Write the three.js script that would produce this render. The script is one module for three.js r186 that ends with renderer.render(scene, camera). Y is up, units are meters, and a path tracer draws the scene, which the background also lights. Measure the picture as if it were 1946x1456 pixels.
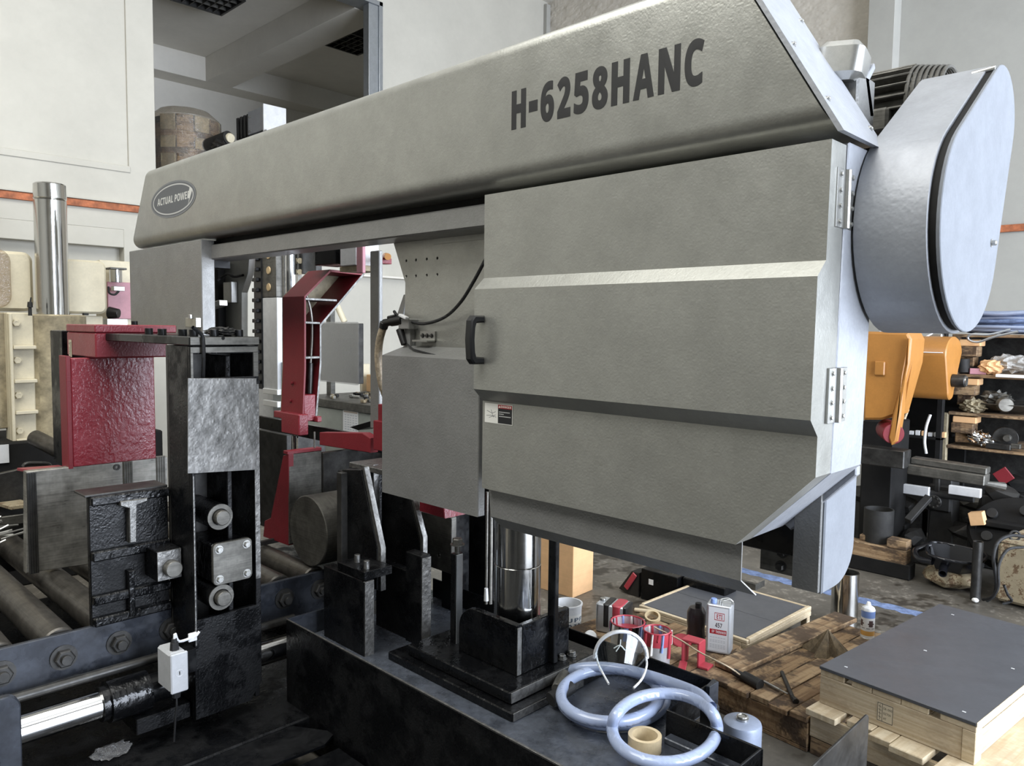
import * as THREE from 'three';
import { mergeGeometries, toCreasedNormals } from 'three/addons/utils/BufferGeometryUtils.js';
import { RectAreaLightUniformsLib } from 'three/addons/lights/RectAreaLightUniformsLib.js';
import { FontLoader } from 'three/addons/loaders/FontLoader.js';
import { ConvexGeometry } from 'three/addons/geometries/ConvexGeometry.js';

// ---------------------------------------------------------------- camera, sky, large lights, exposure
const scene = new THREE.Scene();
const camera = new THREE.PerspectiveCamera(53.006, 1946 / 1456, 0.05, 100);
camera.position.set(0, 1.72, 0);
camera.quaternion.setFromRotationMatrix(new THREE.Matrix4().makeBasis(
  new THREE.Vector3(0.714663, 0.012491, -0.699357), new THREE.Vector3(-0.058720, 0.997383, -0.042192), new THREE.Vector3(0.697000, 0.071219, 0.713526)));
const renderer = new THREE.WebGLRenderer({ antialias: true });
renderer.toneMapping = THREE.LinearToneMapping;
renderer.toneMappingExposure = 1.0;
renderer.shadowMap.enabled = true;
RectAreaLightUniformsLib.init();
scene.background = new THREE.Color(0.80, 0.90, 1.0);
scene.backgroundIntensity = 1.2;
function areaLight(w, h, at, to, color, power) {
  const l = new THREE.RectAreaLight(color, power, w, h);
  l.position.set(...at); l.lookAt(...to); scene.add(l); return l;
}
// daylight from an unseen door opening, placed to light the right-hand faces
areaLight(6.8, 4.6, [5.2, 2.4, -4.2], [0, 2.4, -4.2], 0xe4edfc, 18.0);
// unseen roof lights: one placed to brighten top faces, one the front faces
areaLight(4.0, 3.0, [-2.6, 6.12, -0.9], [-2.6, 0, -0.9], 0xf7f6f0, 4.0);
areaLight(6.0, 2.4, [-2.0, 6.12, 2.0], [-2.0, 0, 2.0], 0xf7f6f0, 8.0);

// ---------------------------------------------------------------- helpers
let seed = 7;
const rnd = () => { seed = (seed * 1664525 + 1013904223) >>> 0; return seed / 4294967296; };
const rr = (a, b) => a + (b - a) * rnd();
const V3 = (a) => new THREE.Vector3(...a);
// every geometry ends non-indexed, with uv in metres from the side each triangle faces
function fin(g, crease = 0.6) {
  if (g.userData.done) return g;
  for (const k of Object.keys(g.attributes)) if (k !== 'position' && k !== 'normal') g.deleteAttribute(k);
  if (crease) g = toCreasedNormals(g, crease); else if (g.index) g = g.toNonIndexed();
  g.clearGroups();
  const p = g.attributes.position, uv = new Float32Array(p.count * 2), a = new THREE.Vector3(), b = new THREE.Vector3(), c = new THREE.Vector3();
  for (let i = 0; i < p.count; i += 3) {
    a.fromBufferAttribute(p, i); b.fromBufferAttribute(p, i + 1).sub(a); c.fromBufferAttribute(p, i + 2).sub(a); b.cross(c);
    const x = Math.abs(b.x), y = Math.abs(b.y), z = Math.abs(b.z);
    for (let k = i; k < i + 3; k++) {
      const X = p.getX(k), Y = p.getY(k), Z = p.getZ(k);
      uv[k * 2] = x > y && x > z ? Z : X; uv[k * 2 + 1] = y >= x && y >= z ? Z : Y;
    }
  }
  g.setAttribute('uv', new THREE.BufferAttribute(uv, 2));
  g.userData.done = true;
  return g;
}
const join = (gs) => { const f = gs.flat().map((g) => fin(g)); const r = f.length === 1 ? f[0] : mergeGeometries(f); r.userData.done = true; return r; };
function meshOf(name, mat, gs) { const m = new THREE.Mesh(join(gs), mat); m.name = name; m.castShadow = m.receiveShadow = true; return m; }
const used = {};
const numbered = (n) => { const k = used[n] = (used[n] ?? -1) + 1; return k ? `${n}_${String(k).padStart(3, '0')}` : n; };
function part(parent, name, mat, ...gs) { const m = meshOf(name, mat, gs); parent.add(m); return m; }
function say(o, label, category, group, kind) {
  Object.assign(o.userData, { label, category }); if (group) o.userData.group = group; if (kind) o.userData.kind = kind; return o;
}
function thing(name, label, category, group) { const t = new THREE.Group(); t.name = numbered(name); scene.add(t); return say(t, label, category, group); }
// puts the origin of a finished thing at the middle of its base
function based(t) {
  const b = new THREE.Box3().setFromObject(t), at = new THREE.Vector3((b.min.x + b.max.x) / 2, b.min.y, (b.min.z + b.max.z) / 2);
  for (const c of t.children) c.position.sub(at);
  t.position.copy(at); return t;
}
function single(name, label, category, group, mat, ...gs) {     // a thing that is one mesh
  const g = join(gs); g.computeBoundingBox(); const b = g.boundingBox, at = [(b.min.x + b.max.x) / 2, b.min.y, (b.min.z + b.max.z) / 2];
  g.translate(-at[0], -at[1], -at[2]);
  const m = meshOf(numbered(name), mat, [g]); m.position.set(...at); scene.add(m); return say(m, label, category, group);
}
function struct(name, mat, ...gs) { const m = meshOf(name, mat, gs); m.userData.kind = 'structure'; scene.add(m); return m; }
function copyOf(t, name, label, x, y, z, turn = 0) { const c = t.clone(); c.name = numbered(name); c.userData = { ...t.userData }; if (label) c.userData.label = label; c.position.set(x, y, z); c.rotation.y = turn; scene.add(c); return c; }

// a box with chamfered edges, its 24 corners shared
function box(x0, x1, y0, y1, z0, z1, b = 0.003) {
  if (x0 > x1) [x0, x1] = [x1, x0]; if (y0 > y1) [y0, y1] = [y1, y0]; if (z0 > z1) [z0, z1] = [z1, z0];
  b = Math.min(b, (x1 - x0) * 0.35, (y1 - y0) * 0.35, (z1 - z0) * 0.35);
  const lo = [x0, y0, z0], hi = [x1, y1, z1], pos = [], idx = [], id = (s, ax) => ((s[0] > 0 ? 4 : 0) + (s[1] > 0 ? 2 : 0) + (s[2] > 0 ? 1 : 0)) * 3 + ax;
  const S = []; for (const sx of [-1, 1]) for (const sy of [-1, 1]) for (const sz of [-1, 1]) S.push([sx, sy, sz]);
  for (const s of S) for (let ax = 0; ax < 3; ax++) for (let k = 0; k < 3; k++) pos.push((s[k] > 0 ? hi[k] : lo[k]) - (k === ax ? 0 : s[k] * b));
  const P = (i) => [pos[i * 3], pos[i * 3 + 1], pos[i * 3 + 2]], c = [(x0 + x1) / 2, (y0 + y1) / 2, (z0 + z1) / 2];
  const tri = (i, j, k) => {
    const a = P(i), d = P(j), e = P(k), u = [d[0] - a[0], d[1] - a[1], d[2] - a[2]], v = [e[0] - a[0], e[1] - a[1], e[2] - a[2]];
    const n = [u[1] * v[2] - u[2] * v[1], u[2] * v[0] - u[0] * v[2], u[0] * v[1] - u[1] * v[0]];
    const out = n[0] * (a[0] - c[0]) + n[1] * (a[1] - c[1]) + n[2] * (a[2] - c[2]) > 0;
    idx.push(i, ...(out ? [j, k] : [k, j]));
  };
  const quad = (i, j, k, l) => { tri(i, j, k); tri(i, k, l); };
  for (let ax = 0; ax < 3; ax++) {
    const u = (ax + 1) % 3, v = (ax + 2) % 3, at = (sa, su, sv) => { const s = [0, 0, 0]; s[ax] = sa; s[u] = su; s[v] = sv; return s; };
    for (const sa of [-1, 1]) quad(...[[-1, -1], [1, -1], [1, 1], [-1, 1]].map(([p, q]) => id(at(sa, p, q), ax)));
    for (const p of [-1, 1]) for (const q of [-1, 1]) quad(id(at(-1, p, q), u), id(at(1, p, q), u), id(at(1, p, q), v), id(at(-1, p, q), v));
  }
  for (const s of S) tri(id(s, 0), id(s, 1), id(s, 2));
  const g = new THREE.BufferGeometry(); g.setAttribute('position', new THREE.Float32BufferAttribute(pos, 3)); g.setIndex(idx);
  return fin(g, 0.1);
}
const bx = (cx, cy, cz, sx, sy, sz, b) => box(cx - sx / 2, cx + sx / 2, cy - sy / 2, cy + sy / 2, cz - sz / 2, cz + sz / 2, b);
const mv = (g, x, y, z) => { g.translate(x, y, z); return g; };
function turn(g, ax, a, at = [0, 0, 0]) { g.translate(-at[0], -at[1], -at[2]); g['rotate' + ax](a); g.translate(...at); return g; }
function aim(g, p, q) {            // a geometry built along +y from the origin, laid from p towards q
  const d = V3(q).sub(V3(p)).normalize();
  g.applyQuaternion(new THREE.Quaternion().setFromUnitVectors(new THREE.Vector3(0, 1, 0), d)); g.translate(...p); return g;
}
const len = (p, q) => Math.hypot(p[0] - q[0], p[1] - q[1], p[2] - q[2]);
const lat = (prof, seg = 32) => new THREE.LatheGeometry(prof.map(([r, y]) => new THREE.Vector2(r, y)), seg);
function cyl(p, q, r, r1 = r, seg = 32, b = Math.min(r, r1) * 0.06) {
  const h = len(p, q); return fin(aim(lat([[0, 0], [r - b, 0], [r, b], [r1, h - b], [r1 - b, h], [0, h]], seg), p, q));
}
const pipe = (p, q, R, r, seg = 32) => { const h = len(p, q); return fin(aim(lat([[r, 0], [R, 0], [R, h], [r, h], [r, 0]], seg), p, q)); };
const curve = (pts, closed = false, t = 0.5) => new THREE.CatmullRomCurve3(pts.map(V3), closed, 'catmullrom', t);
const tube = (pts, r, seg = 40, rad = 8, closed = false) => fin(new THREE.TubeGeometry(curve(pts, closed), seg, r, rad, closed), 1.2);
// prism over a polygon: axis 'x' takes [z, y], 'y' takes [x, z], 'z' takes [x, y]
function prism(axis, pts, a0, a1, b = 0.002, holes = []) {
  const s = pts instanceof THREE.Shape ? pts : new THREE.Shape(pts.map((p) => new THREE.Vector2(...p)));
  for (const h of holes) s.holes.push(h instanceof THREE.Path ? h : new THREE.Path(h.map((p) => new THREE.Vector2(...p))));
  if (a0 > a1) [a0, a1] = [a1, a0];
  b = Math.min(b, (a1 - a0) * 0.3);
  const g = new THREE.ExtrudeGeometry(s, { depth: a1 - a0 - 2 * b, bevelEnabled: b > 0, bevelThickness: b, bevelSize: b, bevelOffset: -b, bevelSegments: 1, curveSegments: 20 });
  g.translate(0, 0, a0 + b);
  if (axis === 'x') { const p = g.attributes.position; for (let i = 0; i < p.count; i++) { const z = p.getX(i), y = p.getY(i), x = p.getZ(i); p.setXYZ(i, x, y, z); } flip(g); }
  if (axis === 'y') { const p = g.attributes.position; for (let i = 0; i < p.count; i++) { const x = p.getX(i), z = p.getY(i), y = p.getZ(i); p.setXYZ(i, x, y, z); } flip(g); }
  return fin(g, 0.5);
}
function flip(g) { const p = g.attributes.position; for (let i = 0; i < p.count; i += 3) { const a = [p.getX(i + 1), p.getY(i + 1), p.getZ(i + 1)]; p.setXYZ(i + 1, p.getX(i + 2), p.getY(i + 2), p.getZ(i + 2)); p.setXYZ(i + 2, ...a); } g.deleteAttribute('normal'); g.computeVertexNormals(); return g; }
const circ = (x, y, r) => new THREE.Path().absarc(x, y, r, 0, Math.PI * 2, true);
const rect = (x0, x1, y0, y1) => [[x0, y0], [x1, y0], [x1, y1], [x0, y1]];
function rrect(x0, x1, y0, y1, r, n = 5) {
  const o = []; for (const [cx, cy, a] of [[x1 - r, y1 - r, 0], [x0 + r, y1 - r, 1], [x0 + r, y0 + r, 2], [x1 - r, y0 + r, 3]]) for (let i = 0; i <= n; i++) { const t = (a + i / n) * Math.PI / 2; o.push([cx + r * Math.cos(t), cy + r * Math.sin(t)]); }
  return o;
}
// sheet through rows of points (rows x columns), given a thickness along its normal
function slab(rows, th) {
  const n = rows.length, m = rows[0].length, pos = [], idx = [];
  const base = new THREE.BufferGeometry();
  for (const r of rows) for (const p of r) pos.push(...p);
  for (let i = 0; i < n - 1; i++) for (let j = 0; j < m - 1; j++) { const a = i * m + j; idx.push(a, a + 1, a + m + 1, a, a + m + 1, a + m); }
  base.setAttribute('position', new THREE.Float32BufferAttribute(pos, 3)); base.setIndex(idx); base.computeVertexNormals();
  const N = base.attributes.normal, q = pos.slice(), I = idx.slice(), k = n * m;
  for (let i = 0; i < k; i++) q.push(pos[i * 3] - N.getX(i) * th, pos[i * 3 + 1] - N.getY(i) * th, pos[i * 3 + 2] - N.getZ(i) * th);
  for (let i = 0; i < idx.length; i += 3) I.push(idx[i] + k, idx[i + 2] + k, idx[i + 1] + k);
  const rim = []; for (let j = 0; j < m; j++) rim.push(j); for (let i = 1; i < n; i++) rim.push(i * m + m - 1); for (let j = m - 2; j >= 0; j--) rim.push((n - 1) * m + j); for (let i = n - 2; i > 0; i--) rim.push(i * m);
  rim.forEach((a, t) => { const b = rim[(t + 1) % rim.length]; I.push(a, a + k, b + k, a, b + k, b); });
  const g = new THREE.BufferGeometry(); g.setAttribute('position', new THREE.Float32BufferAttribute(q, 3)); g.setIndex(I); return fin(g, 0.5);
}
// section given as [y, z] points (front skin) backed at z = zb, ends at x = xL(y), xR(y)
function skin(sec, zb, xL, xR) {
  const pos = [], idx = [], n = sec.length;
  for (const [y, z] of sec) pos.push(xL(y), y, z, xR(y), y, z, xL(y), y, zb, xR(y), y, zb);
  for (let i = 0; i < n - 1; i++) {
    const a = i * 4, b = a + 4;
    const q = (p, r, s, t) => idx.push(p, r, s, p, s, t);
    q(a, b, b + 1, a + 1); q(a + 2, a + 3, b + 3, b + 2); q(a, a + 2, b + 2, b); q(a + 1, b + 1, b + 3, a + 3);
  }
  idx.push(0, 1, 3, 0, 3, 2); const e = (n - 1) * 4; idx.push(e, e + 2, e + 3, e, e + 3, e + 1);
  const g = new THREE.BufferGeometry(); g.setAttribute('position', new THREE.Float32BufferAttribute(pos, 3)); g.setIndex(idx); return fin(g, 0.45);
}
// hexagonal bolt head with a washer, seat at p, pointing along d
function bolt(p, d, r, h = r * 0.9, round = false) {
  const q = [p[0] + d[0], p[1] + d[1], p[2] + d[2]], w = r * 0.18;
  return join([aim(lat([[0, 0], [r * 1.35, 0], [r * 1.35, w], [0, w]], 20), p, q), aim(mv(lat(round ? [[r * 0.9, 0], [r * 0.9, h * 0.75], [r * 0.6, h], [0, h]] : [[r, 0], [r, h * 0.85], [r * 0.86, h], [r * 0.45, h], [r * 0.4, h * 0.92], [0, h * 0.92]], round ? 14 : 6), 0, w, 0), p, q)]);
}
// lump of crumpled film, paper or stone: jittered points on an ellipsoid
function lump(c, s, n = 60, rough = 0.3) {
  const P = []; for (let i = 0; i < n; i++) { const y = 1 - 2 * (i + 0.5) / n, r = Math.sqrt(1 - y * y), t = i * 2.39996, k = 1 - rough * rnd(); P.push(new THREE.Vector3(c[0] + s[0] * r * Math.cos(t) * k, c[1] + s[1] * y * k, c[2] + s[2] * r * Math.sin(t) * k)); }
  return fin(new ConvexGeometry(P), 0.2);
}
// crumpled bag: an icosphere pushed in and out
function crumple(c, s, amp = 0.3, freq = 3, flat = 0.5) {
  const g = new THREE.IcosahedronGeometry(1, 5), p = g.attributes.position, o = rnd() * 50;
  for (let i = 0; i < p.count; i++) {
    const x = p.getX(i), y = p.getY(i), z = p.getZ(i);
    const n = Math.abs(Math.sin(freq * x * 2.1 + o + 2 * Math.sin(freq * y * 1.3))) * 0.6 + Math.abs(Math.sin(freq * z * 2.7 + o * 2 + 1.7 * Math.sin(freq * x))) * 0.4, k = 1 - amp * n;
    p.setXYZ(i, c[0] + s[0] * x * k, c[1] + s[1] * Math.max(y, -flat) * k, c[2] + s[2] * z * k);
  }
  g.deleteAttribute('normal'); return fin(g, 0.35);
}

// ---------------------------------------------------------------- textures
const canvas = (w, h, draw) => { const c = document.createElement('canvas'); c.width = w; c.height = h; draw(c.getContext('2d'), w, h); const t = new THREE.CanvasTexture(c); t.colorSpace = THREE.SRGBColorSpace; return t; };
function lattice(n, s) { const r = []; let k = s * 7919 + 13; for (let i = 0; i < n * n; i++) { k = (k * 1664525 + 1013904223) >>> 0; r.push(k / 4294967296); } return r; }
// tileable value noise: octaves of [cells across, cells down, weight]
function field(N, s, oct) {
  const out = new Float32Array(N * N);
  oct.forEach(([fx, fy, w], o) => {
    const m = Math.max(fx, fy), L = lattice(m, s + o * 31);
    for (let y = 0; y < N; y++) {
      const gy = y / N * fy, y0 = Math.floor(gy), ty = gy - y0, sy = ty * ty * (3 - 2 * ty), ya = (y0 % fy) * m, yb = ((y0 + 1) % fy) * m;
      for (let x = 0; x < N; x++) {
        const gx = x / N * fx, x0 = Math.floor(gx), tx = gx - x0, sx = tx * tx * (3 - 2 * tx), xa = x0 % fx, xb = (x0 + 1) % fx;
        const a = L[ya + xa] + (L[ya + xb] - L[ya + xa]) * sx, b = L[yb + xa] + (L[yb + xb] - L[yb + xa]) * sx;
        out[y * N + x] += w * (a + (b - a) * sy);
      }
    }
  });
  const tot = oct.reduce((a, o) => a + o[2], 0); for (let i = 0; i < out.length; i++) out[i] /= tot; return out;
}
const sat = (x) => Math.min(1, Math.max(0, x)), sst = (a, b, x) => { const t = sat((x - a) / (b - a)); return t * t * (3 - 2 * t); }, mix = (a, b, t) => a + (b - a) * t;
function tex(N, f, srgb = true) {
  const d = new Uint8Array(N * N * 4);
  for (let i = 0; i < N * N; i++) { const c = f(i, i % N, Math.floor(i / N)); for (let k = 0; k < 3; k++) d[i * 4 + k] = 255 * sat(Array.isArray(c) ? c[k] : c); d[i * 4 + 3] = 255; }
  const t = new THREE.DataTexture(d, N, N); t.wrapS = t.wrapT = THREE.RepeatWrapping; t.magFilter = THREE.LinearFilter; t.minFilter = THREE.LinearMipmapLinearFilter; t.generateMipmaps = true;
  if (srgb) t.colorSpace = THREE.SRGBColorSpace; t.needsUpdate = true; return t;
}
const at = (t, w, h = w) => { const c = t.clone(); c.repeat.set(1 / w, 1 / h); return c; };
const F = { fine: field(512, 3, [[64, 64, 1], [128, 128, 1], [256, 256, 0.7]]), mid: field(512, 5, [[8, 8, 1], [16, 16, 0.7], [32, 32, 0.5], [64, 64, 0.35]]), big: field(512, 9, [[3, 3, 1], [6, 6, 0.6], [12, 12, 0.4], [48, 48, 0.2]]) };
const T = {};
T.blotch = tex(512, (i) => 0.92 + 0.09 * (F.mid[i] - 0.5) + 0.08 * (F.big[i] - 0.5) + 0.05 * (F.fine[i] - 0.5));
T.worn = tex(512, (i) => 0.8 + 0.5 * (F.mid[i] - 0.5) + 0.35 * (F.big[i] - 0.5) + 0.1 * (F.fine[i] - 0.5));
T.peel = tex(512, (() => { const a = field(512, 21, [[70, 70, 1], [140, 140, 0.5]]); return (i) => a[i]; })(), false);
T.lumpy = tex(512, (() => { const a = field(512, 23, [[18, 14, 1], [36, 30, 0.7], [80, 70, 0.4]]); return (i) => sst(0.25, 0.8, a[i]); })(), false);
T.rough = tex(512, (i) => Math.max(0.6, 0.78 + 0.4 * (F.mid[i] - 0.5) + 0.25 * (F.big[i] - 0.5)), false);
T.steel = tex(512, (() => { const a = field(512, 27, [[6, 220, 1], [3, 120, 0.7], [200, 4, 0.25]]); return (i) => 0.8 + 0.22 * (a[i] - 0.5) + 0.4 * (F.mid[i] - 0.5) + 0.25 * (F.big[i] - 0.5); })());
T.brush = tex(512, (() => { const a = field(512, 29, [[4, 250, 1], [8, 120, 0.6]]); return (i) => 0.75 + 0.5 * (a[i] - 0.5) + 0.4 * (F.mid[i] - 0.5); })(), false);
T.oil = tex(512, (() => { const a = field(512, 33, [[5, 5, 1], [11, 11, 0.8], [40, 40, 0.4]]); return (i) => mix(0.42, 0.95, sst(0.35, 0.7, a[i])) + 0.1 * (F.fine[i] - 0.5); })(), false);
T.dust = tex(512, (() => { const a = field(512, 37, [[6, 6, 1], [20, 20, 0.9], [90, 90, 0.8]]); return (i) => { const t = sst(0.5, 0.85, a[i]); return [mix(0.62, 0.95, t), mix(0.62, 0.94, t), mix(0.63, 0.92, t)]; }; })());
function woodTex(s, light, dark, dirt, amount) {
  const g = field(512, s, [[3, 60, 1], [2, 26, 0.9], [6, 160, 0.5]]), d = field(512, s + 50, [[5, 5, 1], [13, 13, 0.7], [60, 60, 0.4]]);
  return tex(512, (i) => { const t = sst(0.3, 0.75, g[i]), k = amount * sst(0.38, 0.68, d[i]); return [0, 1, 2].map((c) => mix(mix(light[c], dark[c], t), dirt[c], k) + 0.05 * (F.fine[i] - 0.5)); });
}
T.pine = woodTex(41, [0.86, 0.82, 0.74], [0.78, 0.72, 0.62], [0.66, 0.6, 0.52], 0.4);
T.oldwood = woodTex(47, [0.68, 0.60, 0.49], [0.54, 0.45, 0.35], [0.27, 0.22, 0.175], 0.85);
T.conc = tex(1024, (() => {
  const a = field(1024, 51, [[4, 4, 1], [9, 9, 0.9], [22, 22, 0.6]]), b = field(1024, 57, [[60, 60, 1], [180, 180, 0.8], [400, 400, 0.6]]), w = field(1024, 61, [[7, 7, 1], [30, 30, 0.6], [120, 120, 0.5]]);
  return (i) => { let v = 0.52 + 0.3 * (a[i] - 0.5) + 0.14 * (b[i] - 0.5); const st = sst(0.55, 0.72, w[i]); v *= 1 - 0.4 * st; const sc = sst(0.66, 0.74, b[i]) * 0.12; return [v + sc, v * mix(0.985, 0.95, st) + sc, v * mix(0.955, 0.88, st) + sc]; };
})());
T.plaster = tex(512, (i) => { const v = 0.93 + 0.07 * (F.big[i] - 0.5) + 0.05 * (F.mid[i] - 0.5) + 0.02 * (F.fine[i] - 0.5); return [v, v * 0.992, v * 0.975]; });
T.stucco = tex(512, (() => { const a = field(512, 67, [[5, 8, 1], [12, 18, 0.8], [30, 40, 0.4]]); return (i) => a[i]; })(), false);
T.rust = tex(512, (() => { const a = field(512, 71, [[9, 9, 1], [30, 30, 0.8], [90, 90, 0.7]]); return (i) => { const t = 0.8 * sst(0.56, 0.68, a[i]), m = 0.12 * (F.mid[i] - 0.5); return [mix(0.76, 0.45, t) + m, mix(0.73, 0.35, t) + m, mix(0.66, 0.27, t) + m]; }; })());
T.card = tex(512, (() => { const a = field(512, 77, [[3, 120, 1], [2, 60, 0.5]]); return (i) => { const v = 0.9 + 0.04 * (a[i] - 0.5) + 0.08 * (F.mid[i] - 0.5); return [v, v * 0.82, v * 0.62]; }; })());
T.braid = tex(128, (i, x, y) => { const k = 128 / 8, a = Math.abs(((x + y) % k) / k - 0.5), b = Math.abs(((x - y + 1280) % k) / k - 0.5); return Math.min(a, b) < 0.09 ? 1 : 0.86; });
T.wrap = tex(512, (() => { const a = field(512, 81, [[6, 12, 1], [16, 30, 0.8], [50, 60, 0.5]]); return (i) => Math.abs(a[i] - 0.5) * 3; })(), false);

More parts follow.
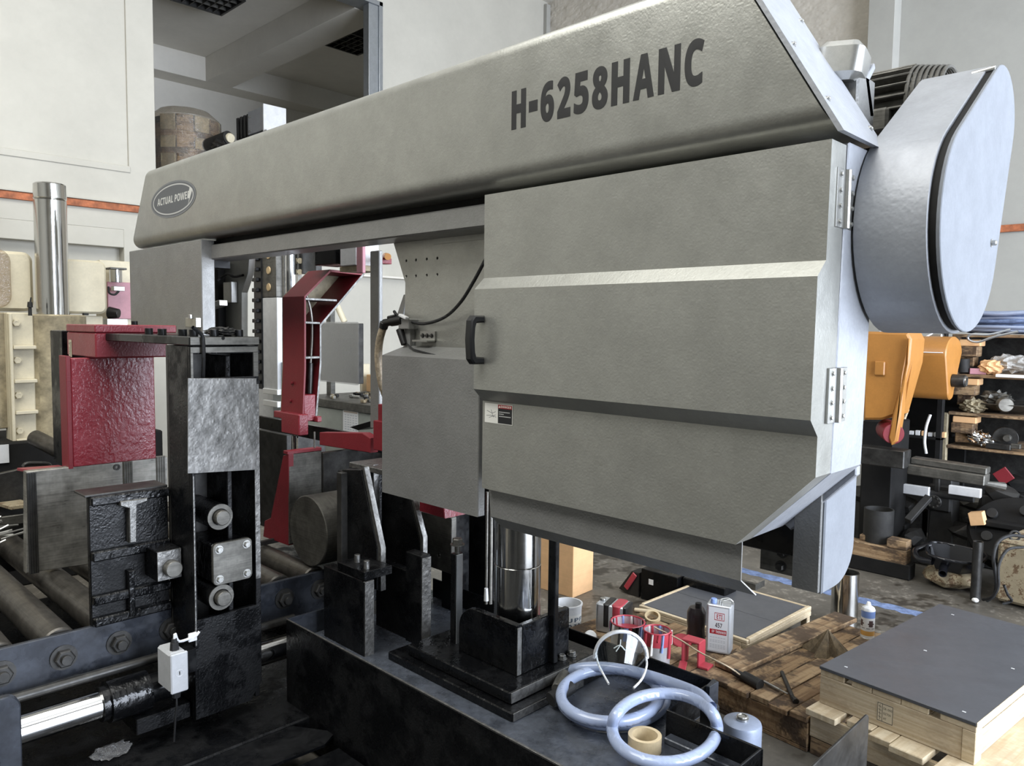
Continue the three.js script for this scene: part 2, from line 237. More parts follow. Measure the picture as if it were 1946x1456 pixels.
// ---------------------------------------------------------------- materials
for (const k of ['pine', 'oldwood']) { T[k + 'Z'] = T[k].clone(); T[k + 'Z'].rotation = Math.PI / 2; }
const lin = (hex) => new THREE.Color(hex);
function std(hex, rough, metal, o = {}) {
  const { tex: m, size = 1, sy, bump, bs = 0.5, bump_size = 0.3, rmap, rsize = 0.6, phys, ...rest } = o;
  const M = new (phys ? THREE.MeshPhysicalMaterial : THREE.MeshStandardMaterial)({ color: lin(hex), roughness: rough, metalness: metal, ...(phys ?? {}), ...rest });
  if (m) M.map = at(m, size, sy ?? size);
  if (bump) { M.bumpMap = at(bump, bump_size); M.bumpScale = bs; }
  if (rmap) M.roughnessMap = at(rmap, rsize);
  return M;
}
const K = {
  silver: std(0xa8a8a2, 0.44, 0.62, { tex: T.blotch, size: 0.9, bump: T.peel, bump_size: 0.35, bs: 0.0003, rmap: T.rough }),
  silverDark: std(0x8a8a88, 0.5, 0.35, { tex: T.blotch, size: 0.7, bump: T.peel, bump_size: 0.35, bs: 0.0005, rmap: T.rough }),
  guard: std(0xa0a3a9, 0.58, 0.2, { tex: T.blotch, size: 0.5, rmap: T.rough, bump: T.peel, bump_size: 0.6, bs: 0.0006 }),
  cap: std(0x7b7f85, 0.85, 0, { tex: T.blotch, size: 0.4, bump: T.lumpy, bump_size: 0.5, bs: 0.0003 }),
  zinc: std(0xc4c4c0, 0.32, 0.9, { tex: T.blotch, size: 0.2 }),
  black: std(0x121315, 0.62, 0, { phys: { specularIntensity: 0.55 }, tex: T.dust, size: 0.5, rmap: T.oil, rsize: 0.45, bump: T.peel, bump_size: 0.4, bs: 0.0008 }),
  blackSmooth: std(0x17181a, 0.5, 0, { phys: { specularIntensity: 0.6 }, tex: T.dust, size: 0.9, rmap: T.oil, rsize: 0.6 }),
  blackLumpy: std(0x121315, 0.4, 0, { phys: { specularIntensity: 0.7 }, tex: T.dust, size: 0.4, bump: T.lumpy, bump_size: 0.35, bs: 0.001, rmap: T.oil, rsize: 0.3 }),
  plate: std(0x3c4048, 0.55, 0.35, { tex: T.worn, size: 0.5, rmap: T.oil, rsize: 0.5 }),
  pan: std(0x5a5f68, 0.42, 0.3, { tex: T.worn, size: 0.45, rmap: T.oil, rsize: 0.4, bump: T.peel, bump_size: 0.7, bs: 0.0008 }),
  plastic: std(0x0d0d0e, 0.42, 0),
  rubber: std(0x121213, 0.7, 0),
  chrome: std(0xdcdcdc, 0.09, 1),
  polished: std(0xc9c8c4, 0.2, 1, { rmap: T.brush, rsize: 0.4 }),
  steel: std(0xa5a29a, 0.5, 0.55, { tex: T.steel, size: 0.5, rmap: T.brush, rsize: 0.5 }),
  steelDull: std(0x77756f, 0.62, 0.7, { tex: T.steel, size: 0.4, rmap: T.rough }),
  steelDark: std(0x4b4a48, 0.55, 0.6, { tex: T.worn, size: 0.4, rmap: T.rough }),
  roller: std(0x6c6862, 0.5, 0.75, { tex: T.steel, size: 0.35, rmap: T.rough, rsize: 0.3 }),
  bare: std(0x8a8986, 0.55, 0.7, { tex: T.worn, size: 0.3, bump: T.lumpy, bump_size: 0.45, bs: 0.0008, rmap: T.rough, rsize: 0.25 }),
  edge: std(0x8a8986, 0.42, 0.8, { tex: T.worn, size: 0.12, bump: T.lumpy, bump_size: 0.25, bs: 0.0006 }),
  red: std(0x842a34, 0.42, 0, { tex: T.blotch, size: 0.5, bump: T.peel, bump_size: 0.4, bs: 0.0006, rmap: T.rough, rsize: 0.4 }),
  redCast: std(0x8c303a, 0.34, 0, { tex: T.blotch, size: 0.4, bump: T.lumpy, bump_size: 0.3, bs: 0.0009, rmap: T.rough, rsize: 0.4 }),
  redDark: std(0x7a1d27, 0.5, 0, { tex: T.blotch, size: 0.5, bump: T.peel, bump_size: 0.4, bs: 0.0004 }),
  orange: std(0xb47c3c, 0.42, 0, { tex: T.blotch, size: 0.6 }),
  beige: std(0xd9cfb4, 0.5, 0, { tex: T.blotch, size: 0.8 }),
  beigeDirty: std(0xb3a688, 0.6, 0, { tex: T.worn, size: 0.6 }),
  pink: std(0xc08a94, 0.5, 0, { tex: T.blotch, size: 0.3 }),
  wall: std(0xc6c4bc, 0.85, 0, { tex: T.plaster, size: 2.6, bump: T.stucco, bump_size: 1.4, bs: 0.003 }),
  wall2: std(0xa9a9a5, 0.85, 0, { tex: T.plaster, size: 2.2 }),
  stucco: std(0xcfc8bc, 0.9, 0, { tex: T.blotch, size: 1.7, bump: T.stucco, bump_size: 0.8, bs: 0.02 }),
  ceil: std(0xe8e5de, 0.85, 0, { tex: T.plaster, size: 3 }),
  stripe: std(0xc4744a, 0.7, 0, { tex: T.worn, size: 0.5 }),
  floor: std(0xb6b1a8, 0.62, 0, { tex: T.conc, size: 3.4, rmap: T.rough, rsize: 1.7 }),
  bluePaint: std(0x7f93bd, 0.75, 0, { tex: T.worn, size: 0.35 }),
  pine: std(0xf2ece0, 0.75, 0, { tex: T.pine, size: 0.7, sy: 0.35 }),
  pine2: std(0xe8e2d8, 0.78, 0, { tex: T.pine, size: 0.6, sy: 0.3 }),
  oldwood: std(0xe0d6c8, 0.8, 0, { tex: T.oldwood, size: 0.8, sy: 0.4, bump: T.lumpy, bump_size: 0.5, bs: 0.0012 }),
  oldwood2: std(0xc8baa8, 0.8, 0, { tex: T.oldwood, size: 0.5, sy: 0.45, bump: T.lumpy, bump_size: 0.4, bs: 0.002 }),
  film: std(0x55575c, 0.46, 0, { tex: T.blotch, size: 0.8, rmap: T.rough, rsize: 0.7 }),
  pineZ: std(0xf2ece0, 0.75, 0, { tex: T.pineZ, size: 0.35, sy: 0.7 }),
  oldwoodZ: std(0xe8e0d4, 0.8, 0, { tex: T.oldwoodZ, size: 0.4, sy: 0.8, bump: T.lumpy, bump_size: 0.5, bs: 0.0012 }),
  oldwood2Z: std(0xcabdac, 0.8, 0, { tex: T.oldwoodZ, size: 0.45, sy: 0.5, bump: T.lumpy, bump_size: 0.4, bs: 0.0012 }),
  card: std(0xf4efe8, 0.85, 0, { tex: T.card, size: 0.5 }),
  rust: std(0xc0b8a8, 0.7, 0.1, { tex: T.rust, size: 0.3 }),
  dark: std(0x2a2927, 0.7, 0.1, { tex: T.worn, size: 0.4 }),
  darker: std(0x141312, 0.75, 0, { phys: { specularIntensity: 0.6 }, tex: T.worn, size: 0.4 }),
  white: std(0xdedfe0, 0.5, 0, { tex: T.blotch, size: 0.3 }),
  boxGrey: std(0xb4b6b9, 0.5, 0, { tex: T.blotch, size: 0.3 }),
  paper: std(0xe8e8e6, 0.85, 0),
  tape: std(0xd8c39c, 0.6, 0, { tex: T.blotch, size: 0.1 }),
  hose: std(0xb4c2e0, 0.24, 0, { tex: T.braid, size: 0.03, phys: { transmission: 0.25, thickness: 0, clearcoat: 0.6, clearcoatRoughness: 0.15 } }),
  clear: new THREE.MeshPhysicalMaterial({ color: 0xf4f6f6, roughness: 0.06, metalness: 0, transmission: 1, thickness: 0, ior: 1.45 }),
  filmWrap: std(0xe6e0d6, 0.14, 0, { phys: { transmission: 0.88, thickness: 0 }, bump: T.wrap, bump_size: 0.35, bs: 0.004 }),
  clearFilm: std(0xe8e8e8, 0.1, 0, { phys: { transmission: 0.92, thickness: 0 }, bump: T.wrap, bump_size: 0.1, bs: 0.004 }),
  plasticBag: std(0xd5d3ce, 0.25, 0, { phys: { transmission: 0.35, thickness: 0 }, bump: T.wrap, bump_size: 0.2, bs: 0.006 }),
  galv: std(0xb4b9be, 0.35, 0.8, { tex: T.blotch, size: 0.3 }),
  tin: std(0xd2d6da, 0.32, 0.55, { tex: T.blotch, size: 0.25 }),
};

// ---------------------------------------------------------------- the hall
struct('floor', K.floor, box(-13, 9, -0.25, 0, -9.2, 7, 0));
{
  const wl = prism('x', [[-8.3, -0.05], [6.2, -0.05], [6.2, 6.6], [-8.3, 6.6]], -7.75, -7.5, 0.004, [
    rect(-5.463, -2.881, 3.05, 5.446),
    rect(-2.582, 1.6, 1.9, 2.57),
    rect(-2.64, 1.6, 3.151, 6.1)]);
  struct('wall_left', K.wall, wl);
  struct('trim_1', K.wall, box(-7.75, -7.62, 1.85, 2.62, -2.632, 1.7, 0));
  struct('trim_2', K.wall, box(-7.75, -7.52, 3.101, 6.2, -2.69, 1.7, 0));
  struct('trim_3', K.stripe, box(-7.5, -7.47, 2.736, 2.798, -8.3, 3));
  struct('trim_4', K.wall, box(-7.5, -7.455, 2.8, 2.816, -8.3, 3));
  struct('trim_5', K.wall, box(-7.62, -7.5, 2.41, 2.57, -2.582, 1.6));
  struct('trim_13', K.wall, prism('x', [[-2.64-.01, 3.151-.005], [1.6, 3.151-.005], [1.6, 3.151-.075], [-2.64-.01, 3.151-.06]], -7.5, -7.488, 0.005));
  // metal frame on the right-hand jamb and head of the upper opening
  const f = new THREE.Group(); f.name = 'window_1'; f.userData.kind = 'structure'; scene.add(f);
  const z0 = -5.463, zi = -5.28, y1 = 5.446;
  part(f, 'frame_post', K.galv, box(-7.74, -7.49, 3.05, y1 - 0.001, z0 + 0.001, z0 + 0.05));
  part(f, 'frame_post', K.galv, box(-7.62, -7.51, 3.05, y1 - 0.05, z0 + 0.052, zi));
  part(f, 'frame_head', K.galv, box(-7.74, -7.49, y1 - 0.05, y1, z0, -2.881));
}
struct('wall_back', K.stucco, box(-7.75, -3.019, -0.05, 6.6, -8.5, -8.3, 0));
struct('trim_6', K.wall2, box(-3.019, -2.771, -0.02, 6.6, -8.5, -8.12));
struct('wall_back_2', K.wall2, box(-2.771, 5.6, -0.05, 6.6, -8.5, -8.3, 0));
struct('trim_7', K.stripe, box(-2.771, 5.3, 2.659, 2.724, -8.3, -8.27));
struct('trim_8', K.wall2, box(-7.499, -7.44, 0, 6.25, -8.299, -8.22));
// right-hand wall round the unseen door opening, the wall behind, the roof
struct('wall_right', K.wall2, prism('x', [[-8.5, -0.05], [6.2, -0.05], [6.2, 6.6], [-8.5, 6.6]], 5.3, 5.55, 0, [rect(-7.65, -0.75, -0.04, 4.75)]));
struct('wall_front', K.wall2, box(-7.75, 5.55, -0.05, 6.6, 6.2, 6.4, 0));
struct('ceiling', K.ceil, box(-7.75, 5.55, 6.3, 6.6, -8.5, 6.4, 0));
for (const [x0, x1, z0, z1] of [[-4.6, -0.6, -2.4, 0.6], [-5, 1, 0.8, 3.2]]) {  // glowing roof panels out of view, placed to light tops and fronts
  const s = meshOf(numbered('unseen_skylight_panel'), new THREE.MeshStandardMaterial({ color: 0xffffff, roughness: 0.5, emissive: 0xf7f6f0, emissiveIntensity: 1.2 }), [box(x0, x1, 6.18, 6.26, z0, z1)]);
  s.userData.kind = 'structure'; scene.add(s);
}
// upper room behind the opening
struct('wall_upper_room', K.ceil, box(-12.3, -12.1, 2.8, 7.4, -9.2, 1, 0), box(-12.3, -7.75, 2.8, 7.4, -9.4, -9.2, 0), box(-12.3, -7.75, 2.8, 7.4, 0.9, 1.1, 0));
struct('floor_upper_room', K.ceil, box(-12.3, -7.75, 2.8, 3.0, -9.2, 0.9, 0));
struct('ceiling_upper_room', K.ceil, box(-12.3, -7.75, 5.75, 5.93, -9.2, 0.9, 0));
struct('trim_9', K.ceil, box(-12.1, -11.7, 5.396, 5.75, -9.2, 0.9));
struct('trim_10', K.ceil, box(-11.7, -7.76, 5.396, 5.75, -5.674, -5.254));

// ---------------------------------------------------------------- the saw head: cover, wheel boxes, belt guard, motor
{
  const t = thing('band_saw', 'large grey saw head with long sloped top cover, hinged wheel door and belt guard', 'machine');
  const bxL = (y) => -5.1 + (y - 2.19) * 0.61, bxR = (y) => -0.735 - (y - 2.186) * 0.61;
  const sec = [];
  for (let i = 0; i <= 8; i++) { const a = i / 8 * Math.PI / 2; sec.push([2.255 - 0.065 * Math.cos(a), -1.865 + 0.065 * Math.sin(a)]); }
  sec.unshift([2.19, -1.92]);
  for (let i = 0; i <= 8; i++) { const a = i / 8 * Math.PI / 2; sec.push([2.595 + 0.045 * Math.sin(a), -1.855 + 0.045 * Math.cos(a) + 0.01]); }
  sec.push([2.64, -1.92]);
  const cover = part(t, 'beam_cover', K.silver, skin(sec, -2.06, bxL, bxR));
  // sloping end plate, a finger's width of shadow between it and the cover
  const ep = part(t, 'end_plate', K.guard, skin([[2.178, -1.795], [2.645, -1.795]], -2.075, (y) => bxR(y) + 0.006, (y) => bxR(y) + 0.02));
  for (const [u, v] of [[-0.861, 2.409, -1.83], [-0.771, 2.264, -1.83]].map((p) => [p[1], -1.825])) part(ep, 'screw', K.zinc, bolt([bxR(u) + 0.02, u, v], [0.86, 0.5, 0], 0.006, 0.005, true));
  for (const [u, v] of [[-0.914, 2.55, -2.04], [-0.735, 2.236, -2.04]].map((p) => [p[1], -2.05])) part(ep, 'screw', K.zinc, bolt([bxR(u) + 0.02, u, v], [0.86, 0.5, 0], 0.006, 0.005, true));
  // model lettering on the cover
  const font = await new FontLoader().loadAsync('fonts/droid/droid_sans_bold.typeface.json');
  const word = 'H-6258HANC', advance = [0.076, 0.05, 0.068, 0.066, 0.069, 0.07, 0.076, 0.082, 0.082, 0.07], letters = [];
  let x = -1.775;
  [...word].forEach((ch, i) => {
    const g = new THREE.ExtrudeGeometry(font.generateShapes(ch, 0.166), { depth: 0.0004, bevelThickness: 0.0002, bevelSize: ch === '-' ? 0.003 : 0.006, bevelSegments: 1, curveSegments: 6 }); g.computeBoundingBox();
    const b = g.boundingBox, w = advance[i] - 0.013;
    g.translate(-b.min.x, 0, 0); g.scale(w / (b.max.x - b.min.x), ch === '-' ? 1 : 0.1215 / (b.max.y - b.min.y), 1); if (ch !== '-') g.translate(0, -Math.min(0, b.min.y) * 0.1215 / (b.max.y - b.min.y) , 0);
    const y0 = (ch === '-' ? -0.003 : 0); g.translate(x, 2.356 + y0, -1.7996); x += advance[i]; letters.push(fin(g, 0.3));
  });
  part(cover, 'model_lettering', std(0x131314, 0.65, 0), letters);
  // oval maker's plate at the far end
  const logo = canvas(512, 256, (c) => {
    c.fillStyle = '#55585c'; c.fillRect(0, 0, 512, 256);
    c.strokeStyle = '#b9bab8'; c.lineWidth = 9; c.beginPath(); c.ellipse(256, 128, 226, 102, 0, 0, 7); c.stroke();
    c.strokeStyle = '#74777a'; c.lineWidth = 8; c.beginPath(); c.ellipse(256, 128, 250, 122, 0, 0, 7); c.stroke();
    c.fillStyle = '#c9cac6'; c.font = 'bold 62px sans-serif'; c.textAlign = 'center'; c.setTransform(0.8, 0, -0.12, 1.15, 262, 150); c.fillText('ACTUAL POWER', 0, 0);
    c.setTransform(1, 0, 0, 1, 0, 0); c.fillStyle = '#c9cac6'; c.beginPath(); c.moveTo(448, 70); c.lineTo(476, 92); c.lineTo(424, 200); c.lineTo(440, 150); c.lineTo(424, 148); c.fill();
  });
  {
    const g = new THREE.CircleGeometry(1, 48); const cx = -4.457, cy = 2.422, rx = 0.311, ry = 0.1;
    g.scale(rx, ry, 1); g.translate(cx, cy, -1.7988);
    const m = new THREE.Mesh(g, new THREE.MeshStandardMaterial({ map: logo, roughness: 0.5 })); m.name = 'maker_plate'; m.castShadow = m.receiveShadow = true; cover.add(m);
  }
  // blade guard rail under the cover
  part(t, 'lower_rail', K.silverDark, box(-4.17, -1.6, 2.072, 2.152, -2.0, -1.868, 0.006));
  part(t, 'rail_gap_shade', K.darker, box(-4.2, -1.0, 2.13, 2.195, -2.0, -1.93));  // near-black strip carries the gap shadow between cover and rail
  part(t, 'rail_end_block', K.blackSmooth, box(-4.25, -4.171, 2.03, 2.18, -2.0, -1.885, 0.004));
  // driven wheel cabinet with its hinged door
  const cab = [[-1.9, 1.168], [-0.95, 1.168], [-0.745, 1.372], [-0.735, 2.172], [-1.9, 2.172]];
  part(t, 'cabinet_shell', K.guard, prism('z', cab, -2.09, -1.8905, 0.003));
  part(t, 'cabinet_step', K.guard, prism('z', [[-0.97, 1.185], [-0.775, 1.38], [-0.757, 1.362], [-0.757, 1.34], [-0.93, 1.158]], -2.12, -2.0905, 0.003));
  const dL = () => -1.897, dR = (y) => y < 1.374 ? -0.745 - (1.374 - y) * 0.98 : -0.745 + (y - 1.374) * 0.008;
  const door = part(t, 'wheel_door', K.silver, skin([[1.17, -1.8], [1.374, -1.8], [1.472, -1.8], [1.514, -1.757], [1.848, -1.757], [1.887, -1.8], [2.164, -1.8]], -1.886, dL, dR));
  part(door, 'handle', K.plastic, slabHandle());
  function slabHandle() {
    const o = [[1.6, -1.757], [1.6, -1.712], [1.617, -1.697], [1.68, -1.692], [1.743, -1.697], [1.76, -1.712], [1.76, -1.757]], i = [[1.738, -1.757], [1.735, -1.722], [1.72, -1.717], [1.68, -1.714], [1.64, -1.717], [1.625, -1.722], [1.622, -1.757]];
    return prism('x', [...o, ...i].map(([y, z]) => [z, y]), -1.875, -1.843, 0.005);
  }
  const danger = canvas(256, 156, (c) => {
    c.fillStyle = '#d9d8d2'; c.fillRect(0, 0, 256, 156); c.fillStyle = '#8d1c22'; c.fillRect(124, 4, 128, 30); c.fillStyle = '#17181a'; c.fillRect(124, 34, 128, 118);
    c.fillStyle = '#e8e4da'; c.font = 'bold 24px sans-serif'; c.fillText('DANGER', 148, 27); c.beginPath(); c.moveTo(138, 8); c.lineTo(147, 28); c.lineTo(129, 28); c.fill();
    c.fillStyle = '#c9c9c6'; for (const [y, w] of [[58, 96], [74, 40], [92, 104]]) for (let k = 0; k < w; k += 9) c.fillRect(134 + k, y, 6.5, 7);
    c.strokeStyle = '#6d6f70'; c.lineWidth = 4; c.beginPath(); c.moveTo(20, 60); c.lineTo(70, 78); c.lineTo(104, 62); c.moveTo(16, 100); c.lineTo(60, 96); c.lineTo(108, 106); c.moveTo(60, 50); c.lineTo(82, 110); c.moveTo(40, 116); c.lineTo(104, 88); c.stroke();
  });
  function sign(parent, name, map, x0, x1, y0, y1, z, o = {}) {
    const g = new THREE.PlaneGeometry(x1 - x0, y1 - y0); g.translate((x0 + x1) / 2, (y0 + y1) / 2, z);
    const m = new THREE.Mesh(g, new THREE.MeshStandardMaterial({ map, roughness: 0.6, ...o })); m.name = name; m.receiveShadow = m.castShadow = true; parent.add(m); return m;
  }
  sign(door, 'danger_label', danger, -1.885, -1.753, 1.4, 1.466, -1.7987);
  for (const [y0, y1] of [[1.968, 2.107], [1.5, 1.634]]) {
    const h = part(t, 'hinge', K.zinc, box(-0.744, -0.7365, y0, y1, -1.884, -1.838, 0.001), box(-0.744, -0.7365, y0, y1, -1.946, -1.9, 0.001), cyl([-0.735, y0, -1.892], [-0.735, y1, -1.892], 0.0095, 0.0095, 14, 0.001));
    for (const f of [0.1, 0.37, 0.63, 0.9]) for (const z of [-1.858, -1.928]) part(h, 'screw', K.zinc, bolt([-0.7366, y0 + (y1 - y0) * f, z], [1, 0, 0], 0.0055, 0.004, true));
  }
  // chip skirt hanging below the door
  part(t, 'chip_skirt', K.silverDark,
    slab([[1.175, -1.835], [1.066, -1.835], [1.028, -1.862]].map(([y, z], i) => [[-1.9 + [0, 0.012, 0.045][i], y, z], [-0.945 + [0, 0, 0.03][i], y, z]]).reverse(), 0.004));
  // guide box, the drilled bracket plate above it and its fittings
  part(t, 'guide_box', K.silverDark, prism('x', [[-1.865, 1.04], [-1.865, 1.604], [-1.985, 1.642], [-1.985, 1.55], [-1.9, 1.5], [-1.9, 1.04]], -2.565, -1.985, 0.003));
  const holes = [];
  for (let k = 0; k < 4; k++) for (const y of [1.995, 1.93]) holes.push(circ([-2.579, -2.515, -2.445, -2.379][k], y, 0.0052));
  holes.push(circ(-2.338, 2.064, 0.008));
  const pl = part(t, 'bracket_plate', K.silver, prism('z', [[-2.67, 2.08], -2.586 > -9 ? [-2.586, 1.903] : 0, [-2.589, 1.811], [-2.6, 1.6], [-1.7, 1.6], [-1.7, 2.08]], -2.014, -2.0, 0.001, holes));
  part(t, 'backing_plate', K.blackSmooth, box(-2.61, -1.7, 1.62, 2.07, -2.05, -2.03));
  part(pl, 'angle_bracket', K.zinc, box(-2.477, -2.383, 1.66, 1.705, -1.9995, -1.992, 0.001), box(-2.477, -2.383, 1.66, 1.668, -1.9995, -1.95, 0.001));
  for (const x of [0.2, 0.5, 0.8]) part(pl, 'screw', K.steelDark, bolt([-2.477 + x * 0.094, 1.685, -1.992], [0, 0, 1], 0.007, 0.008, true));
  part(pl, 'seam_strip', K.silver, box(-2.402, -1.7, 2.046+0.004, 2.054 + 0.06, -1.9998, -1.997, 0.0005));
  part(t, 'sensor_cable', K.rubber, tube([[-2.02, 1.975, -1.93], [-2.089, 1.889, -1.93], [-2.172, 1.814, -1.94], [-2.274, 1.759, -1.95], [-2.404, 1.734, -1.96], [-2.512, 1.742, -1.97], [-2.597, 1.766, -1.97], [-2.635, 1.784, -1.98]], 0.0065, 60, 8));
  part(t, 'clamp_block', K.silverDark, box(-2.568, -2.498, 1.71, 1.753, -2.03, -1.95, 0.003), box(-2.552, -2.517, 1.607, 1.714, -2.0, -1.97));
  part(t, 'coolant_tap', K.plastic, cyl([-2.548, 1.749, -1.96], [-2.627, 1.742, -1.96], 0.021, 0.021, 18), cyl([-2.606, 1.742, -1.955], [-2.668, 1.735, -1.955], 0.015, 0.017, 16), cyl([-2.668, 1.737, -1.955], [-2.679, 1.713, -1.955], 0.02, 0.019, 16), cyl([-2.569, 1.709, -1.96], [-2.54, 1.647, -1.96], 0.017, 0.013, 14), cyl([-2.635, 1.757, -1.95], [-2.585, 1.766, -1.95], 0.008, 0.006, 10));
  part(t, 'tap_clip', K.white, turn(box(-2.543, -2.494, 1.757, 1.765+0.003, -1.95, -1.93, 0.002), 'Z', -0.3, [-2.522, 1.761, -1.94]));
  part(t, 'coolant_hose', std(0xb2a28a, 0.5, 0, { tex: T.worn, size: 0.1 }), tube([[-2.675, 1.722, -1.955], [-2.702, 1.665, -1.955], [-2.72, 1.597, -1.96], [-2.726, 1.529, -1.97], [-2.731, 1.459, -1.99], [-2.729, 1.388, -2.02]], 0.0165, 40, 12));
  part(t, 'small_tube', K.rubber, tube([[-2.519, 1.649, -1.96], [-2.45, 1.634, -1.93], [-2.385, 1.626, -1.91], [-2.2, 1.606, -1.9], [-2.05, 1.607, -1.9]], 0.004, 30, 6));
  part(t, 'guide_arm', K.silverDark, prism('z', [[-2.689, 1.86, -2.08], [-2.738, 1.769, -2.08], [-2.696, 1.759, -2.08], [-2.667, 1.86, -2.08]].map((p) => [p[0], p[1]]), -2.1, -2.07, 0.002));
  // idler wheel cover at the far end with its guide arm
  part(t, 'idler_cover', K.silverDark, prism('z', [[-5.17, 1.60], [-4.12, 1.60], [-4.12, 2.175], [-5.17, 2.175]], -1.885, -1.81, 0.004));
  part(t, 'idler_back_plate', K.silver, prism('z', [[-4.683, 2.198, -2.16], [-4.239, 2.176, -2.16], [-4.269, 2.019, -2.16], [-4.35, 1.911, -2.16], [-4.358, 1.618, -2.16], [-4.651, 1.611, -2.16]].map((p) => [p[0], p[1]]), -2.19, -2.15, 0.002));
  part(t, 'guide_slide', K.darker, box(-4.628, -4.556, 1.55, 2.1, -2.15, -2.1));
  part(t, 'limit_switch', K.zinc, box(-4.504, -4.401, 1.85, 1.975, -2.1499, -2.11));
  part(t, 'proximity_sensor', K.zinc, turn(box(-4.346, -4.172, 1.814, 1.847, -1.98, -1.93), 'Z', 0.12, [-4.258, 1.832, -1.95]));
  part(t, 'switch_cable', K.rubber, tube([[-4.227, 2.005, -2.1], [-4.338, 2, -2.1], [-4.425, 2.019, -2.1], [-4.502, 2, -2.1], [-4.509, 1.98, -2.08]], 0.008, 24, 6));
  part(t, 'idler_cover_tab', K.zinc, box(-4.267, -4.131, 1.703, 1.755, -1.809, -1.78, 0.002), cyl([-4.175, 1.749, -1.77], [-4.174, 1.772, -1.77], 0.012, 0.012, 12));
  // rear lower wheel guard
  const gz = -2.095;
  part(t, 'rear_wheel_guard', K.cap, (() => { const o = [[gz, 1.36], [gz, 0.995]]; for (let i = 0; i <= 8; i++) { const a = i / 8 * Math.PI / 2; o.push([gz - 0.09 - 0.13 * Math.sin(a), 1.105 - 0.11 * Math.cos(a) + 0.0]); } o.push([gz - 0.22, 1.36]); return prism('x', o, -0.9, -0.835, 0.004); })());
  part(t, 'rear_guard_front', K.silverDark, box(-0.918, -0.842, 0.998, 1.34, gz + 0.001, gz + 0.012, 0.002));
  const ap = part(t, 'adjusting_plate', K.steelDull, prism('z', rect(-1.096, -0.985, 0.973, 1.36), -2.27, -2.25, 0.002, [rrect(-1.03, -1.018, 1.041, 1.113, 0.005)]));
  part(t, 'adjusting_back', K.darker, box(-1.25, -0.93, 1.02, 1.36, -2.32, -2.3));
  for (const v of [[-1.024, 1.041, -2.25], [-1.027, 0.997, -2.25]]) part(ap, 'bolt', K.steelDark, bolt([v[0], v[1], -2.2499], [0, 0, 1], 0.013, 0.014));
  part(t, 'rear_crossbar', K.blackSmooth, box(-1.6, -0.95, 1.05, 1.16, -2.3, -2.2));
  // belt guard: teardrop drum along x with its own end plate
  const drum = (k) => { const o = [], c1 = [-2.195, 1.985], r1 = 0.265 * k, c2 = [-2.435, 2.305], r2 = 0.136 * k; const d = [c2[0] - c1[0], c2[1] - c1[1]], D = Math.hypot(...d), th = Math.atan2(d[1], d[0]), al = Math.acos((r1 - r2) / D);
    for (let i = 0; i <= 28; i++) { const a = th + al + (2 * Math.PI - 2 * al) * i / 28; o.push([c1[0] + r1 * Math.cos(a), c1[1] + r1 * Math.sin(a)]); }
    for (let i = 0; i <= 14; i++) { const a = th - al + 2 * al * i / 14; o.push([c2[0] + r2 * Math.cos(a), c2[1] + r2 * Math.sin(a)]); } return o; };
  const bg = part(t, 'belt_guard', K.guard, prism('x', drum(1), -0.733, -0.567, 0.002));
  part(bg, 'end_gap', K.darker, prism('x', drum(0.965), -0.567, -0.55, 0));
  part(bg, 'end_cover', K.cap, prism('x', drum(0.985), -0.55, -0.54, 0.002));
  for (const [u, v] of [[1880, 125], [1800, 275]]) { const p = u > 1850 ? [-0.56, 2.411, -2.357] : [-0.57, 2.169, -2.062]; part(bg, 'clip', K.zinc, cyl([-0.6, p[1], p[2]], [-0.545, p[1] + 0.004, p[2]], 0.008, 0.008, 12)); }
  part(bg, 'clip', K.zinc, bolt([-0.5399, 1.964, -2.388], [1, 0, 0], 0.008, 0.012, true));
  // motor behind the cabinet
  const mc = [-0.86, 2.399, -2.559];
  const mo = part(t, 'motor', K.steelDull, cyl([-1.12, mc[1], mc[2]], [-0.77, mc[1], mc[2]], 0.105, 0.1, 40, 0.012));
  for (let k = 0; k < 22; k++) { const a = k / 22 * Math.PI * 2; part(mo, 'cooling_fin', K.steelDull, turn(box(-1.1, -0.79, mc[1] + 0.1, mc[1] + 0.13, mc[2] - 0.004, mc[2] + 0.004, 0.003), 'X', a, mc)); }
  for (let k = 0; k < 7; k++) { const ring = fin(turn(new THREE.TorusGeometry(0.122 - 0.003 * k, 0.006, 6, 36), 'Y', Math.PI / 2)); part(mo, 'end_ring', K.steelDull, mv(ring, -0.79 + 0.014 * k, mc[1], mc[2])); }
  part(mo, 'terminal_box', K.steelDull, bx(-0.88, mc[1] - 0.05, mc[2] + 0.12, 0.1, 0.07, 0.05, 0.008));
  // lidded control box and its bracket beside the sloping end plate
  part(t, 'junction_box_lid', K.zinc, (() => { const a = [-0.837, 2.43, -2.126]; return turn(turn(prism('y', rrect(a[0] - 0.075, a[0] + 0.045, a[2] - 0.08, a[2] + 0.07, 0.03), a[1] - 0.05, a[1] + 0.05, 0.018), 'Z', -0.1, a), 'Y', 0.2, a); })());
  part(t, 'junction_box', K.silverDark, (() => { const a = [-0.835, 2.369, -2.164]; return bx(a[0], a[1] - 0.03, a[2], 0.07, 0.13, 0.12, 0.006); })());
  part(t, 'motor_bracket', K.guard, prism('x', [[-0.8, 2.396, -2.151], [-0.8, 2.449, -2.21], [-0.8, 2.437, -2.219], [-0.8, 2.393, -2.178], [-0.8, 2.309, -2.223], [-0.8, 2.304, -2.197]].map((p) => [p[2], p[1]]), -0.83, -0.8, 0.002));
  based(t);
}

